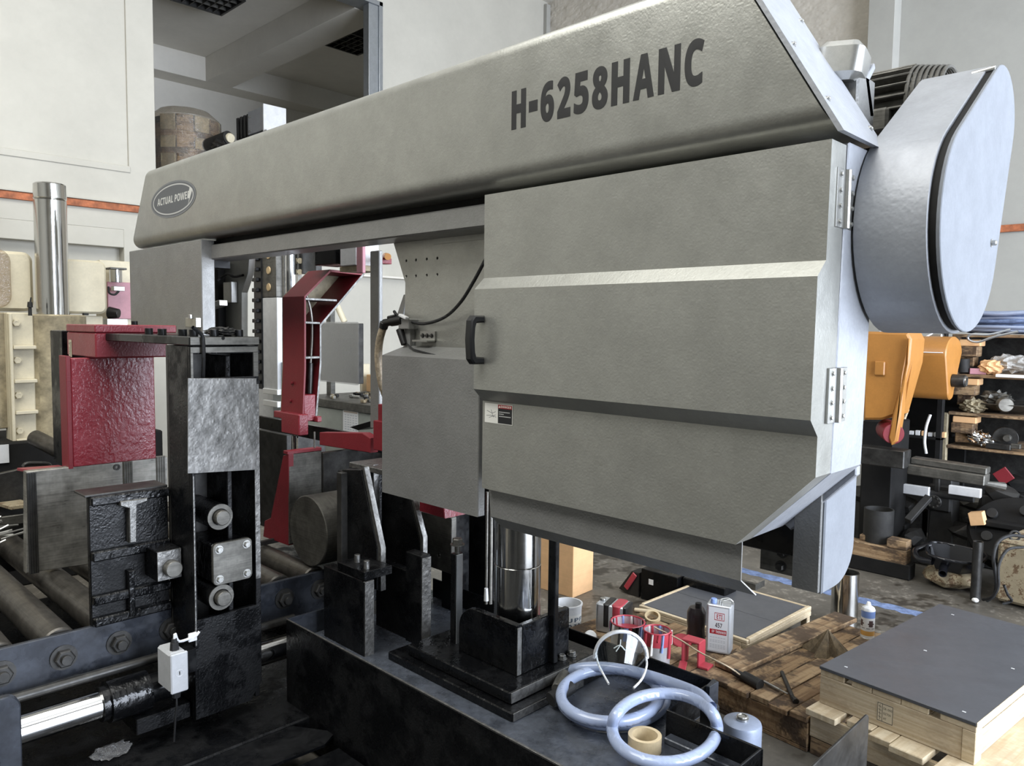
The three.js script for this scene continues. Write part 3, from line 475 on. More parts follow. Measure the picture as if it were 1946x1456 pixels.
// ---------------------------------------------------------------- machine bed, trays, lifting column
{
  const t = thing('bandsaw_bed', 'low black oily machine bed with a shallow drip tray under the grey saw head', 'machine base');
  part(t, 'front_panel', K.black, box(-2.84, -0.86, 0.02, 0.5, -1.588, -1.58, 0.003));
  part(t, 'worn_edge', K.edge, box(-2.84, -0.86, 0.5003, 0.5025, -1.588, -1.58, 0.0006));
  part(t, 'end_panel', K.plate, prism('x', (() => { const o = [[-1.588, 0.02], [-1.588, 0.5]]; for (let i = 0; i <= 8; i++) { const a = i / 8 * Math.PI / 2; o.push([-1.75 - 0.06 * Math.sin(a), 0.44 + 0.06 * Math.cos(a)]); } o.push([-1.81, 0.02]); return o; })(), -2.85, -2.84, 0.002));
  part(t, 'splash_plate', K.steelDark, prism('x', (() => { const o = [[-1.6, 0.02], [-1.6, 0.5]]; for (let i = 0; i <= 6; i++) { const a = i / 6 * Math.PI / 2; o.push([-2.5 - 0.02 * Math.sin(a), 0.48 + 0.02 * Math.cos(a)]); } o.push([-2.52, 0.02]); return o; })(), -0.846, -0.838, 0.002));
  part(t, 'tray_floor', K.pan, prism('y', [[-2.83, -1.588], [-0.99, -1.588], [-0.99, -2.07], [-1.31, -2.07], [-1.31, -2.36], [-2.83, -2.36]], 0.395, 0.41, 0.001));
  part(t, 'tray_rim', K.black, box(-2.83, -1.306, 0.405, 0.5, -2.368, -2.36, 0.002));
  part(t, 'tray_rim', K.black, box(-1.31, -1.302, 0.405, 0.5, -2.36, -2.078, 0.002));
  part(t, 'tray_rim', K.black, box(-1.31, -0.98, 0.405, 0.5, -2.078, -2.07, 0.002));
  part(t, 'tray_rim', K.black, box(-0.99, -0.982, 0.405, 0.5, -2.07, -1.588, 0.002));
  part(t, 'tray_corner', K.plate, prism('y', [[-1.312, -2.37], [-1.285, -2.36], [-1.285, -2.3], [-1.3, -2.3]], 0.42, 0.506, 0.002));
  part(t, 'tray_step', K.pan, box(-1.29, -0.99, 0.41, 0.43, -2.069, -2.03, 0.003));
  part(t, 'tray_base', K.darker, box(-2.8, -1.0, 0, 0.393, -2.05, -1.62, 0.002));
  part(t, 'lower_frame', K.black, box(-4.9, -2.66, 0, 0.15, -2.9, 0.2, 0.006));
  part(t, 'darkening_plate', K.blackSmooth, box(-2.43, 2.2, 0, 0.12, -1.57, 2.6, 0.006));  // mostly out of view, reaches forward to darken the lower saw door
  part(t, 'frame_ledge', K.blackSmooth, prism('y', [[-2.66, 0.2], [-2.66, -1.5], [-2.5, -1.6], [-2.45, -1.52], [-2.56, 0.2]], 0.13, 0.142, 0.001));
  // column foot: two stacked plates, upright plates and welds round the post
  part(t, 'foot_plate', K.blackLumpy, box(-2.4, -1.715, 0.41, 0.442, -2.33, -1.775, 0.004));
  part(t, 'foot_plate', K.blackLumpy, box(-2.32, -1.76, 0.443, 0.485, -2.3, -1.81, 0.004));
  part(t, 'foot_plate_edge', K.edge, box(-1.7599, -1.757, 0.445, 0.483, -2.29, -1.815, 0.001));
  part(t, 'foot_plate_edge', K.edge, box(-1.7149, -1.712, 0.412, 0.44, -2.15, -1.78, 0.001));
  part(t, 'upright_plate', K.blackLumpy, prism('z', (() => { const o = [[-1.83, 0.485], [-1.83, 0.67], [-2.03, 0.67]]; for (let i = 0; i <= 8; i++) { const a = i / 8 * Math.PI / 2; o.push([-2.05 - 0.09 * Math.sin(a), 0.58 + 0.09 * Math.cos(a)]); } o.push([-2.14, 0.485]); return o; })(), -1.94, -1.915, 0.003));
  part(t, 'upright_plate', K.blackLumpy, box(-1.852, -1.828, 0.485, 0.665, -2.2, -1.94, 0.003));
  part(t, 'upright_edge', K.edge, box(-1.831, -1.8275, 0.487, 0.66, -1.938, -1.916, 0.001));
  part(t, 'collar', K.blackLumpy, cyl([-1.97, 0.485, -2.06], [-1.97, 0.62, -2.06], 0.115, 0.108, 40, 0.008));
  part(t, 'weld_bead', K.bare, tube([[-1.904, 0.525, -2], [-1.875, 0.536, -2.02], [-1.88, 0.545, -2.06], [-1.865, 0.609, -2.06], [-1.859, 0.661, -2.06]], 0.006, 30, 6));
  part(t, 'tie_post', K.blackSmooth, box(-1.827-0.012, -1.827+0.024, 0.486, 1.06, -2.096-0.012, -2.096+0.012));
  part(t, 'tie_brace', K.blackSmooth, aim(mv(bx(0, 0, 0, 0.03, 0.2, 0.008, 0.001), 0, 0.1, 0), [-1.897, 0.432, -2.28], [-1.949, 0.535, -2.28]));
  for (const p of [[1085, 1238], [1072, 1246]]) part(t, 'bolt', K.edge, bolt(p[0] > 1080 ? [-1.808, 0.486, -2.195] : [-1.813, 0.486, -2.143], [0, 1, 0], 0.014, 0.014));
  // stop post with an adjusting bolt
  const sp = [-2.193, 0.45, -1.964];
  part(t, 'stop_post', K.black, box(sp[0] - 0.03, sp[0] - 0.0005, 0.41, 0.841, sp[2] - 0.02, sp[2] + 0.02, 0.002));
  part(t, 'stop_post_face', K.galv, box(sp[0] - 0.0004, sp[0] + 0.003, 0.412, 0.841-0.002, sp[2] - 0.016, sp[2] + 0.016, 0.001));
  part(t, 'stop_bolt', K.steelDull, cyl([sp[0] - 0.012, 0.837, sp[2]], [sp[0] - 0.012, 0.883, sp[2]], 0.011, 0.011, 14), bolt([sp[0] - 0.012, 0.874, sp[2]], [0, 1, 0], 0.021, 0.022));
  part(t, 'side_column', K.blackSmooth, box(-2.708, -2.504, 0.4, 1.2, -2.6, -2.45, 0.006));
  part(t, 'side_column', K.blackSmooth, box(-2.697, -2.607, 0.4, 1.2, -2.4, -2.3, 0.006));
  const rod = (u0, v0, u1, v1, p, q, r) => part(t, 'level_rod', K.steel, cyl(p, q, r, r, 12));
  rod(0, 0, 0, 0, [-2.286, 1.036, -2.2], [-2.285, 0.556, -2.2], 0.006);
  rod(0, 0, 0, 0, [-2.363, 1.009, -2.3], [-2.362, 0.511, -2.3], 0.008);
  part(t, 'rod_tip', K.white, cyl([-2.276, 0.629, -2.19], [-2.275, 0.575, -2.19], 0.008, 0.01, 12));
  part(t, 'oil_hose', K.rubber, tube([[-2.884, 0.261, -2.4], [-2.812, 0.302, -2.4], [-2.765, 0.373, -2.4], [-2.735, 0.446, -2.4], [-2.762, 0.546, -2.45]], 0.014, 30, 8));
  // vice bed: gusseted black brackets
  const gus = (p) => prism('z', p.map(([x, y]) => [x, y]), 0, 0, 0);
  part(t, 'vice_back_plate', K.black, box(-2.914, -2.914+0.035, 0.45, 1.08, -2.1, -1.88, 0.003));
  part(t, 'vice_back_edge', K.steelDark, box(-2.829, -2.793, 0.6, 1.09, -1.86, -1.82, 0.002));
  part(t, 'vice_top_pad', K.edge, box(-2.96, -2.7, 1.075, 1.1, -2.15, -1.97, 0.003));
  part(t, 'vice_pad_plate', K.edge, prism('z', [[-2.88, 1.086, -2], [-2.815, 1.102, -2], [-2.803, 0.923, -2], [-2.819, 0.824, -2]].map((p) => [p[0], p[1]]), -2.03, -2.0, 0.002));
  part(t, 'gusset', K.black, prism('z', [[-2.833, 1.097, -1.85], [-2.691, 1.116, -1.85], [-2.578, 0.802, -1.85], [-2.578, 0.625, -1.85], [-2.836, 0.636, -1.85]].map((p) => [p[0], p[1]]), -1.88, -1.85, 0.002));
  part(t, 'gusset_edge', K.edge, prism('z', [[-2.69, 1.123, -1.855], [-2.675, 1.129, -1.855], [-2.556, 0.805, -1.855], [-2.556, 0.626, -1.855], [-2.581, 0.623, -1.855], [-2.581, 0.8, -1.855]].map((p) => [p[0], p[1]]), -1.88, -1.855, 0.001));
  part(t, 'gusset', K.black, prism('z', [[-2.821, 1.081, -2.05], [-2.617, 0.982, -2.05], [-2.547, 0.81, -2.05], [-2.546, 0.637, -2.05], [-2.82, 0.57, -2.05]].map((p) => [p[0], p[1]]), -2.08, -2.05, 0.002));
  part(t, 'gusset_edge', K.edge, prism('z', [[-2.624, 0.98, -2.055], [-2.602, 0.983, -2.055], [-2.529, 0.819, -2.055], [-2.527, 0.635, -2.055], [-2.552, 0.634, -2.055], [-2.557, 0.807, -2.055]].map((p) => [p[0], p[1]]), -2.08, -2.055, 0.001));
  const bz = -1.72;
  part(t, 'vice_block', K.black, box(-2.776, -2.482, 0.39, 0.715, -1.77, bz, 0.003));
  part(t, 'vice_block_edge', K.edge, box(-2.482+0.0003, -2.482+0.004, 0.392, 0.715-0.002, -1.766, bz - 0.002, 0.001));
  part(t, 'vice_cap', K.black, box(-2.675, -2.482-0.004, 0.715+0.0005, 0.745+0.006, -1.86, bz - 0.004, 0.002));
  for (const p of [[-2.616, 0.719, -1.78], [-2.521, 0.735, -1.76]]) part(t, 'cap_screw', K.edge, cyl([p[0], 0.745+0.0, p[2]], [p[0], 0.745+0.038, p[2]], 0.012, 0.012, 16));
  part(t, 'vice_wall', K.black, box(-2.725, -2.411, 0.39, 0.703, -1.99, -1.95, 0.003));
  part(t, 'vice_post', K.black, box(-2.503, -2.399, 0.39, 0.79, -1.99, -1.94, 0.003));
  part(t, 'vice_post_edge', K.edge, box(-2.399+0.0003, -2.399+0.004, 0.392, 0.781, -1.99, -1.942, 0.001));
  part(t, 'swirled_plate', K.steelDull, prism('z', rrect(-2.784, -2.567, 0.606, 0.869, 0.012), -2.28, -2.25, 0.002, [circ(-2.654, 0.674, 0.011)]));
  part(t, 'far_vice_plate', K.steelDark, box(-3.4, -2.9, 0.62, 1.09, -2.55, -2.5, 0.003));
  part(t, 'far_vice_plate', K.steelDark, box(-3.45, -3.42, 0.64, 1.07, -2.5, -2.12, 0.003));
  part(t, 'slit_plate', K.steel, box(-3.442, -3.434, 0.92, 1.18, -2.085, -2.078, 0.001));
  based(t);
}
{
  const t = thing('lift_column', 'polished chrome column rising from the black foot plate under the saw door', 'column');
  part(t, 'lower_sleeve', K.polished, cyl([-1.97, 0.62, -2.06], [-1.97, 0.835, -2.06], 0.0885, 0.0885, 48, 0.002));
  part(t, 'rod', K.polished, cyl([-1.97, 0.836, -2.06], [-1.97, 1.25, -2.06], 0.0875, 0.0875, 48, 0.002));
  based(t);
}
single('red_guide_block', 'dark red wedge-shaped block hanging under the grey guide box', 'machine block', null, K.red,
  prism('z', [[-2.561, 0.989, -2.06], [-2.405, 1.004, -2.06], [-2.394, 0.926, -2.06], [-2.561, 0.927, -2.06]].map((p) => [p[0], p[1]]), -2.2, -2.06, 0.003));

{ // unseen steel stock behind the camera, placed to darken the lower saw door
  const t = thing('unseen_steel_stock', 'unseen bundle of dark square steel bars out of view, placed to darken the saw door', 'steel bars');
  for (let i = 0; i < 6; i++) for (let k = 0; k < 3; k++) part(t, 'bar', K.dark, bx(-1.2 + 0.31 * i, 0.15 + 0.3 * k + 0.15, 3.9, 0.3, 0.29, 2.2, 0.01));
  for (const z of [3.1, 4.7]) part(t, 'bearer', K.oldwood, box(-1.4, 0.6, 0, 0.149, z, z + 0.15));
  based(t);
}

// ---------------------------------------------------------------- roller conveyor, feed carriage, red jaws
{
  const t = thing('roller_conveyor', 'black roller conveyor with bolted steel side plate and long steel rollers', 'conveyor');
  part(t, 'side_plate', K.plate, prism('x', [[0.1, 0.415], [0.1, 0.59], [-2.07, 0.583], [-2.07, 0.37], [-1.3, 0.395]], -3.09, -3.07, 0.003));
  part(t, 'side_plate', K.darker, prism('x', [[0.1, 0.37], [0.1, 0.59], [-2.3, 0.59], [-2.3, 0.37]], -4.8, -4.78, 0.003));
  for (const z of [-0.42, -0.62, -0.815, -1.005, -1.2, -1.39, -1.54, -1.70, -1.88]) {
    part(t, 'roller', K.roller, cyl([-4.76, 0.535, z], [-3.11, 0.535, z], 0.062, 0.062, 32, 0.006));
    part(t, 'bolt', K.steelDark, join([bolt([-3.0699, 0.5, z], [1, 0, 0], 0.034, 0.022), cyl([-3.05, 0.5, z], [-3.025, 0.5, z], 0.018, 0.018, 16)]));
  }
  part(t, 'cross_member', K.darker, box(-4.78, -3.09, 0.16, 0.3, -0.2, -0.1));
  part(t, 'cross_member', K.darker, box(-4.78, -3.09, 0.16, 0.3, -2.05, -1.95));
  part(t, 'guide_strip', K.steelDark, box(-3.6, -3.58, 0.6, 0.625, -2.4, -1.5));
  based(t);
}
{
  const t = thing('feed_rail', 'bright chrome round feed shaft running low along the black bed', 'shaft');
  part(t, 'rod', K.chrome, cyl([-2.95, 0.335, -0.35], [-2.95, 0.335, -1.72], 0.05, 0.05, 48, 0.003));
  part(t, 'end_bracket', K.plate, prism('x', (() => { const o = [[0.2, 0.15], [0.2, 0.53], [-0.56, 0.53]]; for (let i = 1; i <= 8; i++) { const a = i / 8 * Math.PI / 2; o.push([-0.575 - 0.04 * Math.sin(a), 0.485 + 0.045 * Math.cos(a)]); } o.push([-0.613, 0.15]); return o; })(), -2.82, -2.79, 0.004));
  part(t, 'drive_screw', K.steelDark, cyl([-3.02, 0.42, -0.35], [-3.02, 0.42, -1.72], 0.018, 0.018, 20));
  based(t);
}
{
  const t = thing('feed_carriage', 'tall black oily feed carriage column with bare ground patch and bolted cap', 'machine part');
  const X = -2.85, zl = -1.203, zr = -1.476;
  const P = (u, v) => 0;
  part(t, 'front_plate', K.black, prism('x', [[zr, 0.27], [zr + 0.05, 0.2], [zl, 0.2], [zl, 1.636], [zr, 1.64]], X - 0.02, X, 0.002, [
    rect(-1.451, -1.217, 1.518, 1.609),
    rect(-1.454, -1.213, 0.592, 1.155)]));
  part(t, 'ground_patch', K.bare, prism('x', [[-2.845, 1.52, -1.193], [-2.845, 1.515, -1.319], [-2.845, 1.509, -1.465], [-2.845, 1.382, -1.464], [-2.845, 1.234, -1.46], [-2.845, 1.143, -1.461], [-2.845, 1.16, -1.216], [-2.845, 1.163, -1.186]].map((p) => [p[2], p[1]]), X + 0.0003, X + 0.004, 0.0015));
  part(t, 'plate_edge', K.edge, box(X + 0.0003, X + 0.003, 0.493, 1.15, -1.211, zl - 0.002, 0.001));
  part(t, 'plate_edge', K.edge, box(X + 0.0003, X + 0.003, 0.699, 1.486, zr + 0.001, -1.452-0.001, 0.001));
  part(t, 'upper_face', K.steelDull, box(X + 0.0003, X + 0.0025, 1.611+0.002, 1.635, zr + 0.002, zl - 0.002, 0.001));
  for (const [za, zb] of [[-1.215, zl - 0.002], [zr + 0.002, -1.453]]) part(t, 'upper_face', K.steelDull, box(X + 0.0003, X + 0.0025, 1.516, 1.611+0.0015, za, zb, 0.001));
  part(t, 'side_plate', K.black, box(-3.052, X - 0.0201, 0.2, 1.638, zl - 0.022, zl, 0.002));
  part(t, 'side_plate', K.black, box(-3.052, X - 0.0201, 0.2, 1.638, zr, zr + 0.02, 0.002));
  part(t, 'back_plate', K.steelDark, box(-3.075, -3.0525, 0.2, 1.638, zr, zl, 0.002));
  part(t, 'inner_web', K.black, box(-3.05, X - 0.021, 0.2, 1.6, -1.37, -1.35));
  const cap = part(t, 'cap_plate', K.blackSmooth, box(-3.74, -2.846, 1.6405, 1.674, zr - 0.003, zl + 0.003, 0.003));
  part(cap, 'cap_face', K.steelDull, box(-2.8459, -2.843, 1.6425, 1.672, zr, zl, 0.001));
  part(cap, 'hole_plug', K.darker, cyl([-2.8435, 1.668, -1.329], [-2.8425, 1.668, -1.329], 0.007, 0.007, 16));
  for (const [x, z] of [[-3.2, -1.24], [-3.0, -1.24], [-2.9, -1.24], [-2.9, -1.32], [-2.9, -1.42], [-3.0, -1.42], [-3.5, -1.3]]) part(cap, 'cap_screw', K.blackSmooth, cyl([x, 1.674, z], [x, 1.7, z], 0.017, 0.017, 18));
  part(cap, 'rag', K.dark, crumple([-2.95, 1.69, -1.37], [0.09, 0.025, 0.07], 0.35, 3));
  // guide cylinders and valve block showing in the lower opening
  for (const v of [[-2.83, 0.983, -1.3], [-2.83, 0.667, -1.3]]) {
    const g = part(t, 'guide_bush', K.black, pipe([-3.05, v[1], v[2]], [-2.83, v[1], v[2]], 0.05, 0.03));
    part(g, 'bush_ring', K.steelDull, pipe([-2.83, v[1], v[2]], [-2.826, v[1], v[2]], 0.0495, 0.033));
    part(g, 'guide_pin', K.steelDull, cyl([-3.0, v[1], v[2]], [-2.8, v[1] , v[2]], 0.029, 0.029, 28, 0.003));
  }
  const vb = [-1.269, -1.42, 0.723, 0.879];
  const blk = part(t, 'valve_block', K.blackLumpy, box(-3.05, -2.835, vb[2], vb[3], vb[1], vb[0], 0.008));
  const vp = part(blk, 'cover_plate', K.steelDull, prism('x', rrect(vb[1] - 0.004, vb[0] + 0.004, vb[2] - 0.004, vb[3] + 0.004, 0.02), -2.835, -2.818, 0.002));
  for (const z of [vb[0] - 0.02, vb[1] + 0.02]) for (const y of [vb[2] + 0.02, vb[3] - 0.02]) part(blk, 'bolt', K.zinc, bolt([-2.8179, y, z], [1, 0, 0], 0.012, 0.012));
  // black ribbed casting beside the column, with its bolted lug
  part(t, 'casting_panel', K.black, box(-3.1, -3.072, 0.585, 1.075, -1.2, -0.913, 0.003));
  for (const [v0, v1] of [[948, 968], [1048, 1068], [1134, 1150], [1176, 1192]]) part(t, 'casting_rib', K.blackLumpy, box(-3.0719, -3.045, v0 === 948 ? 1.048-.004 : v0 === 1048 ? 0.849-.014 : v0 === 1134 ? 0.681-.012 : 0.593-.006, v0 === 948 ? 1.079 : v0 === 1048 ? 0.873 : v0 === 1134 ? 0.705 : 0.621, -1.2, -0.915, 0.005));
  part(t, 'casting_web', K.edge, prism('x', [[-3.04, 1.052, -1.011], [-3.04, 1.051, -1.11], [-3.04, 1.039, -1.11], [-3.04, 1.029, -1.071], [-3.04, 0.886, -1.066], [-3.04, 0.887, -1.041], [-3.04, 1.021, -1.042], [-3.04, 1.034, -1.011]].map((p) => [p[2], p[1]]), -3.0719, -3.035, 0.003));
  part(t, 'casting_web', K.blackLumpy, prism('x', rect(-1.059, -1.036, 0.6, 0.778), -3.0719, -3.04, 0.003));
  part(t, 'casting_flange', K.steelDark, box(-3.2, -3.072, 1.076, 1.085, -1.2, -0.9, 0.002));
  const lug = part(t, 'lug_block', K.black, box(-3.071, -2.953, 0.74, 0.857, -1.201, -1.107, 0.003));
  part(lug, 'lug_face', K.edge, box(-2.9529, -2.95, 0.742, 0.855, -1.199, -1.109, 0.001));
  part(lug, 'lug_bolt', K.steelDull, cyl([-2.9499, 0.787, -1.159], [-2.915, 0.787, -1.159], 0.032, 0.032, 24, 0.003));
  part(t, 'rail_sleeve', K.blackLumpy, pipe([-2.95, 0.335, -0.92], [-2.95, 0.335, -1.06], 0.075, 0.0505), pipe([-2.95, 0.335, -0.895], [-2.95, 0.335, -0.92], 0.062, 0.0505));
  part(t, 'inner_sleeve', K.blackSmooth, pipe([-2.95, 0.335, -1.0605], [-2.95, 0.335, -1.2], 0.0535, 0.0502));
  part(t, 'sleeve_saddle', K.black, box(-3.05, -2.89, 0.2, 0.26, -1.2, -1.0));
  part(t, 'cable', K.rubber, tube([[-2.813, 1.709, -1.2], [-2.83, 1.682, -1.24], [-2.83, 1.654, -1.246], [-2.835, 1.595, -1.249], [-2.86, 1.53, -1.257], [-2.9, 1.491, -1.274]], 0.007, 30, 6));
  based(t);
}
{
  const t = thing('junction_box', 'small pale grey electrical box with cable glands beside the black carriage column', 'electrical box');
  part(t, 'housing', K.boxGrey, box(-2.896, -2.779, 0.371, 0.52, -1.143, -1.08, 0.008));
  const lid = part(t, 'lid', K.boxGrey, box(-2.779, -2.767, 0.371, 0.52, -1.143, -1.08, 0.004));
  part(lid, 'maker_ring', std(0xb9bbbd, 0.6, 0), fin(mv(turn(new THREE.TorusGeometry(0.013, 0.001, 6, 28), 'Y', Math.PI / 2), -2.767, 0.445, -1.111)), box(-2.768, -2.767, 0.438, 0.452, -1.113, -1.109, 0.0003));
  part(t, 'mounting_bracket', K.blackSmooth, box(-2.886, -2.836, 0.401, 0.49, -1.2025, -1.143, 0.001));
  part(t, 'cable_gland', K.rubber, cyl([-2.811, 0.52, -1.111], [-2.811, 0.548, -1.111], 0.017, 0.015, 8), cyl([-2.811, 0.548, -1.111], [-2.811, 0.562, -1.111], 0.011, 0.009, 14));
  part(t, 'lower_gland', K.rubber, cyl([-2.801, 0.343, -1.111], [-2.801, 0.371, -1.111], 0.015, 0.017, 8));
  part(t, 'cable', K.white, tube([[-2.811, 0.555, -1.111], [-2.81, 0.58, -1.114], [-2.82, 0.543, -1.132], [-2.843, 0.533, -1.184], [-2.842, 0.536, -1.204], [-2.842, 0.55, -1.218]], 0.005, 36, 8));
  part(t, 'lower_cable', K.rubber, tube([[-2.801, 0.346, -1.111], [-2.801, 0.311, -1.111], [-2.811, 0.271, -1.111], [-2.831, 0.16, -1.111]], 0.004, 20, 6));
  part(t, 'cable_clip', K.white, box(-2.8499, -2.84, 0.518, 0.551, -1.209, -1.177, 0.002));
  based(t);
}
single('oil_bag', 'small crumpled clear plastic bag on the oily black bed', 'plastic bag', null, K.clearFilm, crumple([-2.922, 0.16, -0.923], [0.06, 0.03, 0.09], 0.45, 3, 0.1));
{
  const t = thing('feed_vice_jaw', 'glossy red feed vice jaw bolted to a bare steel plate with grooved strips', 'vice jaw');
  const z0 = -1.086, z1 = -1.452, yb = 1.061, yt = 1.56;
  part(t, 'jaw_plate', K.redCast, box(-3.9, -3.85, yb, yt, z1, z0, 0.004));
  part(t, 'jaw_flange', K.redDark, prism('z', [[-3.95, yb - 0.005], [-3.849, yb - 0.005], [-3.849, 1.57], [-3.95, 1.57]], z0 + 0.0005, z0 + 0.02, 0.002));
  const hz = -1.157;
  part(t, 'hood', K.red, box(-4.15, -3.74, 1.562, 1.677-0.001, -1.473, hz, 0.006));
  part(t, 'hood_top', K.red, box(-4.15, -3.738, 1.677, 1.713, -1.517, hz + 0.002, 0.004));
  part(t, 'hood_screw', K.blackSmooth, cyl([-3.78, 1.715-0.01, -1.34], [-3.78, 1.715+0.016, -1.34], 0.014, 0.014, 14));
  part(t, 'back_plate', K.blackSmooth, box(-4.435, -4.241, 1.004, 1.68, -1.45, -1.16, 0.003));
  const label = canvas(64, 128, (c) => { c.fillStyle = '#b9b09a'; c.fillRect(0, 0, 64, 128); c.fillStyle = '#3b352e'; c.beginPath(); c.moveTo(14, 14); c.lineTo(22, 34); c.lineTo(6, 34); c.fill(); for (let y = 18; y < 120; y += 11) c.fillRect(28, y, 18 + (y * 7) % 13, 5); for (let y = 60; y < 110; y += 14) c.fillRect(6, y, 14, 6); });
  { const g = new THREE.PlaneGeometry(0.046, 0.082); const p = [-4.097, 1.597, -1.15]; g.translate(p[0], p[1], hz + 0.0015); const m = new THREE.Mesh(g, new THREE.MeshStandardMaterial({ map: label, roughness: 0.7 })); m.name = 'instruction_label'; m.receiveShadow = true; t.add(m); }
  // bare steel face plate below
  const sp = part(t, 'steel_plate', K.steel, prism('x', [[-3.85, 1.064, -0.898], [-3.85, 0.612, -0.886], [-3.85, 0.598, -1.152], [-3.85, 0.561, -1.498], [-3.85, 1.064, -1.508]].map((p) => [p[2], p[1]]), -3.9, -3.852, 0.003));
  for (const [a, b] of [[0, 0], [1, 0], [2, 0]]) {
    const u0 = [-0.897, -1.297, -1.451][a], u1 = [-0.935, -1.34, -1.494][a], ya = [1.062, 1.064, 1.072][a], w = (u1 - u0) / 4;
    const st = part(sp, 'wear_strip', a ? K.steelDull : K.steelDark, box(-3.8519, -3.8465, [0.605, 0.63, 0.63][a], ya - 0.003, u1, u0, 0.001));
    for (let k = 0; k < 4; k++) part(sp, 'wear_rib', a ? K.steelDull : K.steelDark, box(-3.8464, -3.843, [0.606, 0.631, 0.631][a], ya - 0.004, u0 + w * (k + 0.25), u0 + w * (k + 0.75), 0.001));
  }
  part(sp, 'socket_screw', K.steelDark, pipe([-3.8519, 1.04, -1.27], [-3.847, 1.04, -1.27], 0.015, 0.007, 18));
  part(t, 'lower_flange', K.red, prism('y', [[-3.86, z0], [-4.0, z0 + 0.02], [-4.04, z0 + 0.18], [-3.852, z0 + 0.12]], yb - 0.02, yb - 0.006, 0.002));
  based(t);
}
{
  const t = thing('fixed_vice_jaw', 'dark red wedge-shaped vice jaw with worn steel plate beside the round bar', 'vice jaw');
  part(t, 'jaw_wedge', K.redDark, prism('z', [[-3.431, 1.085, -1.93], [-3.438, 0.618, -1.93], [-3.698, 0.612, -1.93], [-3.679, 0.7, -1.93], [-3.617, 0.725, -1.93], [-3.483, 1.068, -1.93]].map((p) => [p[0], p[1]]), -1.96, -1.93, 0.002));
  part(t, 'face_plate', K.steelDull, box(-3.455, -3.433+0.001, 0.625, 1.08, -2.12, -1.931, 0.003));
  part(t, 'top_plate', K.red, box(-3.472, -3.433+0.002, 1.08+0.0005, 1.091+0.006, -2.12, -1.925, 0.002));
  based(t);
}
single('round_bar', 'thick round steel bar lying on the rollers against the black vice', 'steel bar', null, K.steelDull, cyl([-3.135, 0.765, -1.86], [-3.135, 0.765, -2.9], 0.165, 0.165, 64, 0.004));

// ---------------------------------------------------------------- pallets and what lies on and round them
function frame(t, x, z, a) { t.userData.place = [x, z, a]; return t; }
function placed(t) { const [x, z, a] = t.userData.place; delete t.userData.place; t.position.set(x, 0, z); t.rotation.y = a; return t; }
{ // near crate: film-faced sheet on a pale crate, local x along the near edge, -z away
  const t = frame(thing('board_crate', 'pale new wooden crate with dark film-faced sheet on top, nearest the camera', 'crate'), -1.219, -3.075, -0.11);
  const W = 0.58, L = 1.16;
  const sheet = part(t, 'film_sheet', K.film, box(-0.004, W, 0.346, 0.36, -L, 0.004, 0.002));
  for (const [x, z] of [[0.07, -0.07], [0.52, -0.05], [0.1, -1.05], [0.5, -0.6], [0.2, -0.5]]) part(sheet, 'nail_spot', K.white, bx(x, 0.3602, z, 0.012, 0.001, 0.007, 0.0003));
  part(sheet, 'pale_edge', K.pine, box(W + 0.0003, W + 0.003, 0.344, 0.361, -L, 0.003, 0.001));
  const xs = [[0.0, 0.1], [0.13, 0.21], [0.212, 0.32], [0.322, 0.42], [0.46, 0.58]];
  for (const [a, b] of xs) part(t, 'deck_board', rnd() > 0.5 ? K.pineZ : K.pine2, box(a, b, 0.322, 0.345, -L, 0, 0.002));
  const fr = part(t, 'side_board', K.pine2, box(0.0, W - 0.045, 0.205, 0.3215, -0.02, 0.0, 0.002));
  part(t, 'side_board', K.pine, box(0.0, 0.02, 0.205, 0.3215, -L, -0.0205, 0.002));
  part(t, 'corner_block', K.pine, box(W - 0.044, W, 0.205, 0.3215, -0.06, 0.002, 0.002));
  part(t, 'side_board', K.pine2, box(W - 0.03, W - 0.012, 0.205, 0.3, -L, -0.0605, 0.002));
  part(t, 'inner_board', K.orange, box(0.1, W - 0.032, 0.24, 0.32, -L, -L + 0.02, 0.002));
  const stamp = canvas(256, 256, (c) => { c.fillStyle = '#c3b79f'; c.fillRect(0, 0, 256, 256); c.strokeStyle = '#33302c'; c.lineWidth = 8; c.strokeRect(10, 10, 236, 236); c.beginPath(); c.moveTo(84, 10); c.lineTo(84, 246); c.stroke(); c.fillStyle = '#33302c'; c.font = 'bold 40px monospace'; c.fillText('CN-000', 96, 80); c.fillText('02700', 100, 146); c.fillText('HT', 104, 214); c.lineWidth = 6; for (const y of [50, 95, 140, 190]) { c.beginPath(); c.moveTo(24, y); c.lineTo(70, y + 10); c.stroke(); } c.beginPath(); c.moveTo(46, 26); c.lineTo(46, 230); c.stroke(); });
  { const g = new THREE.PlaneGeometry(0.062, 0.075); g.translate(0.265, 0.265, 0.0008); const m = new THREE.Mesh(g, new THREE.MeshStandardMaterial({ map: stamp, roughness: 0.8 })); m.name = 'treatment_stamp'; m.receiveShadow = true; fr.add(m); }
  placed(t);
}
